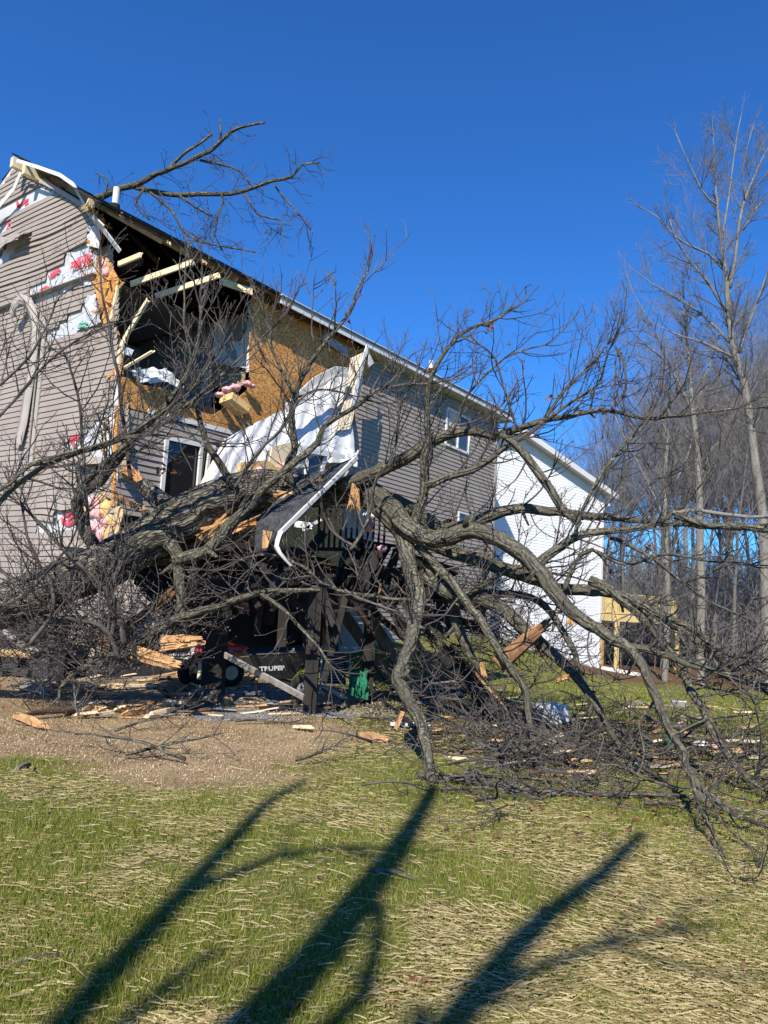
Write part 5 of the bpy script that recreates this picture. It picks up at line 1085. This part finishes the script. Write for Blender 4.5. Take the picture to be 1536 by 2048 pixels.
b = MB(); b.bar(at(716, 905, 10.4), at(690, 955, 10.2), .03, .12, up=(0, 1, 0)); sheet(b, [at(690, 895, 10.9), at(716, 905, 10.9), at(714, 935, 10.7), at(690, 920, 10.7)], amp=.04, seed=3); b.build('torn_wrap', 'house_wrap', rs, True)
# small white and pink scraps caught in the limbs
def chunk(pts, Y, mat, name, label, cat, th=.03, group=None):
    b = MB(); b.slab([at(x, y, Y+rt.uniform(-.06, .06)) for x, y in pts], -F_, th); return thing(b, name, mat, label, cat, group)
chunk([(718, 1030), (742, 1020), (752, 1032), (722, 1048)], 10.9, 'white_trim', 'bent_metal_sheet', 'small bent white metal sheet caught beside the main fork', 'metal sheet')
b = MB(); fluff(b, at(763, 1098, 10.3), .07, seed=3); thing(b, 'insulation_tuft', 'pink_fluff', 'pink insulation tuft caught under the main fork', 'insulation', smooth=True)
b = MB(); fluff(b, at(738, 1052, 10.6), .06, seed=6, sq=1.5); thing(b, 'insulation_tuft', 'pink_fluff', 'thin pink insulation shred hanging beside the white metal sheet', 'insulation', smooth=True)
for i, (x0, y0, x1, y1, w_) in enumerate(((592, 1048, 625, 1052, .10), (608, 1060, 640, 1040, .05))):
    b = MB(); b.bar(at(x0, y0, 11.6), at(x1, y1, 11.6), .03, w_, up=(0, 0, 1), jag=.05); thing(b, 'drywall_scrap', 'drywall', ('wider white drywall scrap', 'narrow white drywall scrap')[i]+' wedged in the dark wreck below the black roof slab', 'drywall')
# fallen siding wall left of the deck
fs = empty('fallen_siding_slab', at(300, 1230, 11.6), 'triangular slab of taupe siding fallen under the trunk', 'siding slab')
b = MB(); OQ = at(290, 1230, 11.5); ex = np.array([.9, .30, -.05]); ex /= np.linalg.norm(ex); nz_ = np.array([.2, -.8, .45]); nz_ /= np.linalg.norm(nz_); ey = np.cross(nz_, ex); ey *= np.sign(ey[2])
def qp(x, y): r = ray(x, y); p = CAM+r*(((OQ-CAM) @ nz_)/(r @ nz_)); return ((p-OQ) @ ex, (p-OQ) @ ey)
po = [qp(*q) for q in [(222, 1150), (262, 1162), (300, 1205), (345, 1262), (300, 1272), (215, 1250), (205, 1200)]]; PF = lambda a, z, d=0: OQ+ex*a+ey*z-0*d+nz_*d
clap(b, [po], PF, seg=.3, z0=.0); b.build('siding', 'siding', fs); b = MB(); b.slab([PF(a, z, -.004) for a, z in po], nz_, .02); b.build('backing', 'osb', fs)
def plank(x0, y0, Y0, x1, y1, Y1, w_, th, mat, label, name='plank', jag=.04, up=(0, -.4, 1), group=None, cat='plank'):
    a = at(x0, y0, Y0) if Y0 else gpt(x0, y0, th/2+.01); c = at(x1, y1, Y1) if Y1 else gpt(x1, y1, th/2+.01); b = MB()
    if name == 'split_wood':
        L = np.linalg.norm(c-a); v = (c-a)/L
        for k in range(46):
            o_ = np.array([rt.gauss(0, .02), rt.gauss(0, th*.4), rt.gauss(0, w_*.28)]); t0, t1 = sorted((rt.uniform(-.06, .55), rt.uniform(.4, 1.05))); b.bar(a+(c-a)*t0+o_, a+(c-a)*t1+o_*rt.uniform(.4, 1)+np.array(rvec())*.02, rt.uniform(.02, .07), rt.uniform(.006, .02), up=(rt.gauss(0, .3), -1, rt.gauss(.3, .3)), jag=.05)
    else: b.bar(a, c, w_, th, up=up, jag=jag)
    return thing(b, name, mat, label, cat, group)
plank(238, 1268, 10.6, 352, 1180, 10.2, .13, .05, 'old_lumber', 'long brown split plank leaning diagonally against the limb', up=(.3, -1, .4), jag=.12)
plank(300, 1262, 10.9, 290, 1240, 10.6, .02, .02, 'lumber', 'small pale split sliver beside the fallen siding slab')
plank(322, 1288, 9.45, 400, 1281, 9.35, .15, .07, 'splinter_wood', 'wide bright split slab of trunk wood above the white frame', jag=.25, up=(0, -1, .5), name='split_wood')
plank(268, 1306, 9.5, 362, 1330, 9.35, .15, .07, 'splinter_wood', 'rough orange split slab of trunk wood below the tangled limb', jag=.25, up=(0, -1, .5), name='split_wood')
plank(180, 1262, 10.2, 235, 1240, 10.4, .16, .06, 'splinter_wood', 'small reddish split wood piece left of the fallen siding', jag=.2, up=(0, -1, .5), name='split_wood')
plank(-30, 1302, 10.8, 78, 1310, 10.8, .12, .06, 'lumber', 'long pale board at the far left on the retaining blocks')
plank(450, 1310, 10.9, 606, 1394, 10.2, .03, .085, 'grey_board', 'long pale grey board leaning down in front of the wheelbarrow', jag=.02)
plank(0, 1262, 10.9, 78, 1308, 10.7, .10, .05, 'grey_board', 'grey board slanting down at the far left')
plank(100, 1376, None, 165, 1365, None, .10, .04, 'grey_board', 'dark narrow board on the soil left of the split trunk piece')
for i, (x0, y0, x1, y1, m_, w_, lb) in enumerate([
  (120, 1368, 420, 1352, 'grey_board', .09, 'longest pale weathered board across the foot of the debris row'), (180, 1378, 330, 1376, 'fresh_lumber', .11, 'cream stripped board in the debris row left of the front posts'),
  (200, 1356, 300, 1350, 'grey_board', .08, 'short grey board behind the cream stripped board'), (300, 1364, 360, 1352, 'splinter_wood', .12, 'orange splintered chip between the debris boards'), (375, 1372, 425, 1384, 'lumber', .13, 'broken tan board touching the leftmost front post'),
  (380, 1350, 545, 1338, 'grey_board', .10, 'flat grey board behind the leftmost front post'), (460, 1385, 520, 1345, 'splinter_wood', .16, 'brown bark slab leaning left of the wheelbarrow'), (520, 1424, 600, 1422, 'dark_deck', .10, 'black board lying on gravel left of the middle post'),
  (635, 1420, 680, 1420, 'dark_deck', .08, 'black board stub lying right of the middle post'), (645, 1380, 690, 1403, 'fresh_lumber', .09, 'pale snapped board end between the two right posts'), (760, 1402, 822, 1458, 'dark_deck', .07, 'black pole lying on gravel near the mossy limb'),
  (592, 1460, 622, 1466, 'fresh_lumber', .06, 'small yellow wood chip on the soil below the middle post'), (35, 1442, 90, 1462, 'splinter_wood', .10, 'bright split log shard at the left of the bare soil'), (45, 1441, 160, 1428, 'old_lumber', .07, 'dark thin log shard lying behind the bright split shard'),
  (160, 1436, 190, 1422, 'lumber', .05, 'thin tan shard right of the dark log shard'), (252, 1432, 345, 1425, 'splinter_wood', .09, 'orange-ended log shard lying in the middle of the soil'), (292, 1440, 375, 1424, 'fresh_lumber', .10, 'golden split shard lying in the middle of the soil'),
  (340, 1400, 318, 1382, 'dark_deck', .07, 'short black stub standing in the mulch'), (355, 1392, 375, 1378, 'splinter_wood', .06, 'red brown chip right of the short black stub'), (1098, 1500, 1130, 1478, 'fresh_lumber', .08, 'pale wood chip right of the brush pile'),
  (905, 1522, 930, 1524, 'fresh_lumber', .03, 'small pale chip in the grass beside the mossy limb'), (730, 1475, 770, 1488, 'splinter_wood', .20, 'reddish bark plate lying on green grass left of the mossy limb'), (870, 1440, 900, 1445, 'splinter_wood', .06, 'split chip on grass behind the mossy limb'),
  (1000, 1428, 1048, 1440, 'lumber', .10, 'broken tan board lying left of the grey bin')]):
    b = MB(); a = gpt(x0, y0, .03+.012*(i % 5)); c = gpt(x1, y1, .035+.012*(i % 4)); b.bar(a, c, w_, .035, jag=.10 if 'board' not in lb else .03)
    if 'log' in lb or 'shard' in lb: b.tube([a*(.9)+c*.1+ZZ*.02, (a+c)/2+ZZ*.025, a*.1+c*.9+ZZ*.02], [w_*.3, w_*.4, w_*.25], 9, rough=.3)
    thing(b, 'wood_shard' if 'board' not in lb else 'board', m_, lb, 'board' if 'board' in lb else 'wood piece')
# many nameless scraps
br = random.Random(77)
for k in range(230):
    if k < 160: x, y = br.uniform(150, 620), br.uniform(1345, 1440)
    else: x, y = br.uniform(850, 1500), br.uniform(1400, 1560)
    L = br.uniform(.08, .45); an = br.uniform(-.6, .6); a = gpt(x, y, br.uniform(.02, .06)); b = MB(); b.bar(a, a+np.array([math.cos(an)*L, math.sin(an)*L, br.uniform(-.01, .06)]), br.uniform(.02, .08), br.uniform(.01, .03), jag=L*.3)
    m_ = br.choice(['splinter_wood', 'lumber', 'fresh_lumber', 'old_lumber', 'grey_board'])
    lab, grp = ('small splintered wood scrap in the debris at the foot of the house', 'wood scraps by the posts') if k < 160 else ('small splintered wood scrap among the fallen twigs on the right lawn', 'wood scraps under the crown')
    thing(b, 'wood_scrap', m_, lab, 'wood scrap', grp)
# cut log pieces, stones
def log(x0, y0, x1, y1, d, label, mat='bark_limb', Y=None):
    e = empty('log', gpt(x0, y0) if Y is None else at(x0, y0, Y), label, 'log'); a = gpt(x0, y0, d*.5) if Y is None else at(x0, y0, Y); c = gpt(x1, y1, d*.5) if Y is None else at(x1, y1, Y); b = MB(); m_ = (a+c)/2+ZZ*.02
    S = smooth([np.append(a, d/2), np.append(m_, d*.55), np.append(c, d*.42)], .08); b.tube(S[:, :3], S[:, 3], 18, rough=.2, seed=x0); b.build('bark', mat, e, True); b = MB(); v = (c-m_)/np.linalg.norm(c-m_)
    if d < .06: return
    b.tube([c-v*.02, c+v*.012], [d*.40, d*.34], 14, rough=.2); splint(b, c, v, .12, d*.25, 8, .03); b.build('split_end', 'splinter_wood', e)
log(395, 1405, 455, 1418, .20, 'thick broken log lying in front of the leftmost post', 'bark_trunk'); log(1070, 1430, 1030, 1468, .13, 'curved broken log with a pale sawn end left of the grey bin'); log(330, 1432, 440, 1412, .09, 'long dark broken log across the soil'); 
log(735, 1742, 835, 1764, .022, 'pale stick lying in the foreground straw', 'bark_limb'); log(-20, 1950, 150, 1910, .018, 'long stick in the straw at the lower left', 'bark_limb'); log(30, 1545, 60, 1532, .03, 'short stick lying on the bare soil at the left', 'bark_pale')
log(600, 1362, 640, 1385, .04, 'short stick leaning by the wheel', 'bark_pale')
b = MB(); S = [gpt(470, 1448, .03), gpt(500, 1440, .05), gpt(545, 1436, .04)]; 
def small_branch(x, y, ang, L, label):
    e = empty('broken_branch', gpt(x, y), label, 'branch'); b = MB(); bu_ = []; p = gpt(x, y, .05); d = (math.cos(ang), math.sin(ang)*.6, .12)
    pts = [np.array(p)]; dv = Vector(d).normalized()
    for i in range(9):
        dv = (dv+rvec()*.16+Vector((0, 0, -.02))).normalized(); q = pts[-1]+np.array(dv)*L/9; q[2] = max(q[2], float(ground(q[0], q[1]))+.03); pts.append(q)
    b.tube(pts, np.linspace(.018, .006, 10), 8, rough=.1); b.build('stem', 'bark_limb', e, True); tb = MB()
    for k in range(9): j = rt.randrange(2, 9); twig(tb, bu_, pts[j], dv+rvec()*.9, L*rt.uniform(.25, .5), .006, 2 if k % 2 else 1, floor=float(ground(*pts[j][:2])), up=.05)
    tag(tb.build('twigs', 'bark_twig', e), kind='stuff'); tag(buds_mesh('buds', bu_, .007, e), kind='stuff')
for a in [(370, 1530, 2.9, 1.3, 'forked broken branch lying on the soil at its lower edge'), (250, 1520, .5, .9, 'twiggy branch scrap left of the forked branch'), (470, 1450, .6, 1.0, 'dark twig bundle on the soil below the leftmost post'),
          (720, 1440, -.4, .8, 'twiggy branch scrap below the rightmost post'), (590, 1530, .3, .6, 'small twig cluster at the tip of the left shadow'), (230, 1470, 1.2, .8, 'thin twig lying across the tan soil'), (1290, 1620, -.3, .9, 'broken twig under the right edge of the crown'),
          (100, 1400, .4, 1.2, 'thin branch lying by the left retaining blocks'), (880, 1590, -.2, .7, 'thin twig beside the foot of the mossy limb')]: small_branch(*a)
# brush pile of twigs under the crown
b = MB(); bu = []
for k in range(250):
    x = rt.gauss(1060, 130); y = rt.gauss(1535, 42)
    if k % 3 == 0: x = rt.uniform(900, 1540); y = rt.gauss(1470+.03*(x-900), 40)
    y = min(max(y, 1395), 1640); p = gpt(x, y, rt.uniform(.02, .30) if k % 2 else rt.uniform(.02, .1)); fz = float(ground(p[0], p[1])); an = rt.uniform(0, 6.28)
    twig(b, bu, p, (math.cos(an), math.sin(an), rt.uniform(-.1, .5)), rt.uniform(.3, .95), rt.uniform(.006, .016), 1, up=.0, floor=fz)
tag(b.build('brush_pile', 'bark_twig'), 'tangled heap of broken twigs under the fallen crown', 'brush', kind='stuff')
b = MB(); bu = []
for k in range(240):
    x = rt.uniform(-20, 330); y = rt.gauss(1285, 42); p = at(x, min(y, 1375), rt.uniform(9.2, 10.4)); p[2] = max(p[2], .05); an = rt.uniform(0, 6.28)
    twig(b, bu, p, (math.cos(an), math.sin(an)*.5, rt.uniform(-.3, .8)), rt.uniform(.5, 1.2), rt.uniform(.005, .010), 1, up=.05, floor=0)
for k in range(140):
    x = rt.uniform(850, 1080); y = rt.gauss(1300, 55); p = at(x, min(y, 1400), rt.uniform(10.2, 11.4)); p[2] = max(p[2], .05); an = rt.uniform(0, 6.28)
    twig(b, bu, p, (math.cos(an), math.sin(an)*.5, rt.uniform(-.3, .8)), rt.uniform(.5, 1.2), rt.uniform(.005, .010), 1, up=.05, floor=0)
tag(b.build('crushed_twigs', 'bark_twig'), 'thick tangle of crushed twigs along the foot of the house', 'brush', kind='stuff'); tag(buds_mesh('fallen_buds', bu, .008, None), 'tiny brown buds on the crushed twigs', 'buds', kind='stuff')
# fallen leaves on the grass
b = MB()
for k in range(110):
    x, y = (rt.uniform(880, 1520), rt.uniform(1560, 1700)) if k < 90 else (rt.uniform(0, 1536), rt.uniform(1500, 2040)); p = gpt(x, y, .03); leaf_cluster(b, p, .03, 1 if k % 6 else 3)
tag(b.build('fallen_leaves', 'leaf_brown'), 'scattered curled brown leaves on the grass', 'leaves', kind='stuff')
# retaining blocks at the left
for i in range(5):
    b = MB(); p = gpt(-60+i*52, 1352); p[2] = .32; b.box(p+np.array([0, .35, 0]), (.40, .30, .30)); b.box(p+np.array([.2, .36, -.21+.0]), (.40, .30, .12)); thing(b, 'retaining_block', 'dark_block', 'dark retaining wall block in the low row at the lower left', 'block', 'retaining wall blocks')
b = MB(); p = gpt(70, 1384, .10); b.box(p, (.38, .22, .20), ((.98, .2, 0), (-.2, .98, 0), (0, 0, 1))); thing(b, 'grey_block', 'stone', 'weathered grey block at the left edge of the soil', 'block')
# red garden tractor under the deck
tr = empty('garden_tractor', gpt(440, 1375), 'red garden tractor half hidden behind the leftmost front post', 'garden tractor'); Yt = 13.1
def shell(b, cx, cy, wx_, hz, dy, Y, taper=.7):
    c = at(cx, cy, Y); n1, n2 = 16, 10; P = []
    for i in range(n1+1):
        row = []
        for j in range(n2+1):
            a = math.pi*(i/n1); e = math.pi*(j/n2)-math.pi/2; ca = np.sign(math.cos(a))*abs(math.cos(a))**.6; ce = abs(math.cos(e))**.5; row.append(c+np.array([ca*wx_*ce*(1), math.sin(e)*dy, abs(math.sin(a))**.6*hz*ce]))
        P.append(row)
    b.grid(P)
b = MB(); shell(b, 430, 1302, .42, .15, .5, Yt); b.build('hood', 'red_paint', tr, True); b = MB(); shell(b, 476, 1304, .16, .12, .3, Yt-.2); b.box(at(472, 1302, Yt), (.3, .3, .05)); b.build('fender', 'red_paint', tr, True)
def wheel(parent, x, y, Y, R, w_, ax=(0, 1, 0), rimmat='cream_metal', rr=.55):
    c = at(x, y, Y); a = np.asarray(ax, float); a /= np.linalg.norm(a); b = MB(); u_ = np.cross(a, (0, 0, 1.)); u_ /= np.linalg.norm(u_); v_ = np.cross(a, u_); P = []
    for i in range(33):
        t = 2*math.pi*i/32; row = []
        for j in range(13):
            s_ = 2*math.pi*j/12; k = R-.30*R+math.cos(s_)*.30*R + (.012 if i % 2 and abs(s_-0) < .6 else 0); row.append(c+(u_*math.cos(t)+v_*math.sin(t))*k+a*math.sin(s_)*w_/2)
        P.append(row)
    b.grid(P); wh = b.build('wheel', 'rubber', parent, True); b = MB(); b.tube([c-a*w_*.35, c-a*w_*.1, c+a*w_*.1, c+a*w_*.35], [R*rr, R*rr*.6, R*rr*.6, R*rr], 20); b.tube([c-a*w_*.5, c+a*w_*.5], R*.12, 10); b.build('rim', rimmat, wh)
wheel(tr, 461, 1345, 12.8, .23, .16, (.5, -.86, 0)); wheel(tr, 402, 1340, 12.9, .24, .20, (.9, -.4, 0), 'black_plastic'); wheel(tr, 376, 1342, 13.0, .22, .18, (.9, -.4, 0), 'black_plastic')
b = MB(); b.box(at(425, 1330, 13.2), (.8, .5, .16)); b.build('chassis', 'black_plastic', tr); b = MB(); b.box(at(402, 1342, 12.5), (.10, .04, .27)); b.build('bracket', 'cream_metal', tr)
b = MB(); sheet(b, [at(10, 1262, 11.2), at(60, 1250, 11.3), at(175, 1300, 11.0), at(40, 1312, 10.8)], amp=.05, seed=12); thing(b, 'dark_metal_sheet', 'dark_block', 'dark bent metal sheet lying under the trunk at the far left', 'metal sheet')
# white framed basin / window unit
wf = empty('white_window_unit', at(355, 1300, 10.6), 'white framed window unit lying under the split trunk slab', 'window unit'); b = MB(); q = [at(x, y, 10.6) for x, y in [(325, 1262), (386, 1288), (386, 1302), (378, 1313), (332, 1311), (325, 1300)]]
for a, c in zip(q[1:], q[2:]+q[:1]): b.bar(a, c, .06, .06, up=F_)
b.bar(at(328, 1262, 10.6), at(330, 1300, 10.6), .06, .07, up=F_); b.build('frame', 'white_trim', wf); b = MB(); b.slab([at(x, y, 10.64) for x, y in [(328, 1290), (384, 1290), (384, 1304), (376, 1311), (334, 1309), (328, 1300)]], -F_, .02); b.build('pane', 'glass_dark', wf)
# wheelbarrow
wb = empty('wheelbarrow', gpt(560, 1400), 'black wheelbarrow with white lettering standing behind the leaning grey board', 'wheelbarrow'); Yw = 11.3; b = MB()
top = [at(492, 1300, Yw+.6), at(624, 1292, Yw+.5), at(616, 1304, Yw-.25), at(500, 1310, Yw-.25)]; bot = [at(518, 1350, Yw+.35), at(590, 1352, Yw+.35), at(585, 1358, Yw-.05), at(522, 1356, Yw-.05)]
b.add(top+bot, [(0, 1, 5, 4), (1, 2, 6, 5), (2, 3, 7, 6), (3, 0, 4, 7), (4, 5, 6, 7)]); b.add([p-ZZ*.012 for p in top]+[p+ZZ*.012 for p in bot], [(4, 5, 1, 0), (5, 6, 2, 1), (6, 7, 3, 2), (7, 4, 0, 3), (7, 6, 5, 4)])
for a, c in zip(top, top[1:]+top[:1]): b.tube([a, c], .014, 8)
tray = b.build('tray', 'black_plastic', wb)
nrm = np.cross(top[2]-top[3], bot[3]-top[3]); nrm /= np.linalg.norm(nrm); nrm *= -np.sign(nrm[1]); x_ = top[2]-top[3]; x_ /= np.linalg.norm(x_); y_ = np.cross(nrm, x_) if np.cross(nrm, x_)[2] > 0 else -np.cross(nrm, x_)
def ptext(body, size, o_, x_, y_, n_, mat, parent):
    cu = bpy.data.curves.new('t', 'FONT'); cu.body = body; cu.size = size; cu.extrude = .001; cu.offset = .004; cu.align_x = 'CENTER'; cu.align_y = 'CENTER'; to = bpy.data.objects.new('t', cu); C.objects.link(to)
    me = bpy.data.meshes.new_from_object(to.evaluated_get(bpy.context.evaluated_depsgraph_get())); bpy.data.objects.remove(to); co = np.empty(len(me.vertices)*3, np.float32); me.vertices.foreach_get('co', co); co = co.reshape(-1, 3)
    V = o_+co[:, :1]*x_+co[:, 1:2]*y_+co[:, 2:]*n_; b = MB(); b.v.append(V); b.bk.append(np.zeros_like(V)); b.n = len(V); b.f = [list(p.vertices) for p in me.polygons]; return b.build('lettering', mat, parent)
ptext('TRUPER', .105, (top[3]*.62+top[2]*.38)*.42+(bot[3]*.62+bot[2]*.38)*.58+nrm*.012, x_, y_, nrm, 'white_ink', tray)
wheel(wb, 602, 1378, 11.15, .20, .10, (.62, -.78, 0), 'grey_metal', .5)
b = MB(); b.bar(at(513, 1358, 11.2), gpt(513, 1396), .03, .03, up=(0, 1, 0)); b.bar(at(555, 1362, 11.2), gpt(528, 1400), .03, .02, up=(0, 1, 0)); b.bar(at(500, 1345, 11.3), at(605, 1375, 11.1), .03, .03); b.bar(at(500, 1340, 11.7), at(605, 1370, 11.3), .03, .03); b.build('undercarriage', 'black_plastic', wb)
# green tarp, chairs, crate
b = MB(); sheet(b, [at(702, 1345, 11.6), at(735, 1340, 11.7), at(738, 1400, 11.6), at(706, 1392, 11.5)], 14, 20, .10, 4, 2.2, fold=.6); sheet(b, [at(698, 1350, 11.5), at(712, 1342, 11.5), at(706, 1392, 11.4), at(697, 1385, 11.4)], 10, 20, .06, 5, 4.2, fold=.6); thing(b, 'green_netting', 'green_cloth', 'frayed green netting bundled left of the rightmost post', 'netting', smooth=True)
b = MB()
for i in range(9): b.box(at(610, 1345+i*3.2, 12.4), (.22, .02, .012))
thing(b, 'slatted_vent', 'green_cloth', 'green slatted vent panel behind the barrow wheel', 'vent')
lc = empty('lattice_chair', at(665, 1290, 12.8), 'dark garden chair standing in the shade between the posts', 'chair')
b = MB(); b.bar(at(645, 1290, 12.8), at(640, 1385, 12.8), .03, .03, up=(0, 1, 0)); b.bar(at(700, 1300, 12.8), at(700, 1385, 12.8), .03, .03, up=(0, 1, 0)); b.bar(at(645, 1290, 12.8), at(700, 1300, 12.8), .03, .03); b.build('frame', 'grey_metal', lc); b = MB(); b.slab([at(x, y, 12.85) for x, y in [(642, 1300), (690, 1305), (692, 1370), (642, 1365)]], -F_, .02); b.build('back_panel', 'dark_block', lc); b = MB()
for i in range(12): b.bar(at(646+i*.4, 1372-i*5.5, 12.82), at(688, 1373-i*5.5, 12.82), .02, .012)
b.build('slats', 'grey_metal', lc)
# utility meter etc on lower wall
um = empty('utility_box', wpx(858, 1260, .15), 'small dark utility box on the lower siding behind the twigs', 'utility box'); b = MB(); b.box(wpx(862, 1225, .12), (.5, .18, .35), (UU, NN, ZZ)); b.build('housing', 'dark_block', um); b = MB(); b.tube([wpx(862, 1240, .12), wpx(864, 1290, .12)], .03, 8); b.build('conduit', 'white_trim', um)
# grey storage bin and bits on the lawn
bn = empty('grey_bin', gpt(1105, 1448), 'dented pale grey plastic bin lying under the crown', 'bin'); b = MB(); p = gpt(1100, 1446, .14); ax_ = ((.9, .43, 0), (-.43, .9, 0), (0, 0, 1)); b.box(p, (.42, .34, .26), ax_); b.build('body', 'grey_plastic', bn)
b = MB(); b.slab([at(1078, 1412, p[1]-.2), at(1112, 1402, p[1]-.1), at(1136, 1420, p[1]), at(1102, 1428, p[1]-.25)], (0, 0, 1), .02); b.build('lid', 'grey_plastic', bn); b = MB()
for i in range(4): b.box(p+np.array([-.13+i*.09, -.185+i*.04, 0]), (.014, .012, .22), ax_)
b.build('ribs', 'grey_plastic', bn)
def blob(x, y, r, mat, label, name, cat, sq=.6, seed=0):
    b = MB(); fluff(b, gpt(x, y, r*.5), r, seed=seed, sq=sq); thing(b, name, mat, label, cat, smooth=True)
blob(1402, 1495, .09, 'white_trim', 'curled white plastic piece in the twigs on the right', 'plastic_scrap', 'scrap', .5, 2); blob(1336, 1488, .05, 'green_cloth', 'small dark green ball in the twigs on the right', 'ball', 'ball', 1, 5)
blob(1430, 1497, .05, 'pink_fluff', 'small pink insulation tuft on the right lawn', 'insulation_tuft', 'insulation', .8, 7); blob(1362, 1452, .05, 'pink_fluff', 'tiny pink insulation tuft behind the right limbs', 'insulation_tuft', 'insulation', .8, 9)
b = MB(); p = gpt(1357, 1415, .06); b.box(p, (.28, .02, .16), ((1, 0, 0), (0, .8, .6), (0, -.6, .8))); thing(b, 'white_board', 'white_trim', 'small white board lying on the far right lawn', 'board')
b = MB(); p = gpt(822, 1455, .03); b.bar(p-np.array([.25, 0, 0]), p+np.array([.25, .05, .02]), .12, .03, jag=.05); thing(b, 'white_trim_piece', 'white_trim', 'white strip of trim on the ground left of the mossy limb', 'trim')
b = MB(); p = gpt(798, 1460, .1); b.bar(p-np.array([.04, 0, .08]), p+np.array([.03, 0, .12]), .09, .05, jag=.04); thing(b, 'shingle_scrap', 'splinter_wood', 'brown wood knot standing left of the white trim strip', 'wood piece')
b = MB()
for x, y in ((1030, 1425), (1000, 1420), (1035, 1428)): fluff(b, gpt(x, y, .05), .06, seed=x)
thing(b, 'insulation_shreds', 'pink_fluff', 'pink insulation shreds by the tan board left of the grey bin', 'insulation', smooth=True)
for o in list(bpy.data.objects):
    if '_org' in o: del o['_org']
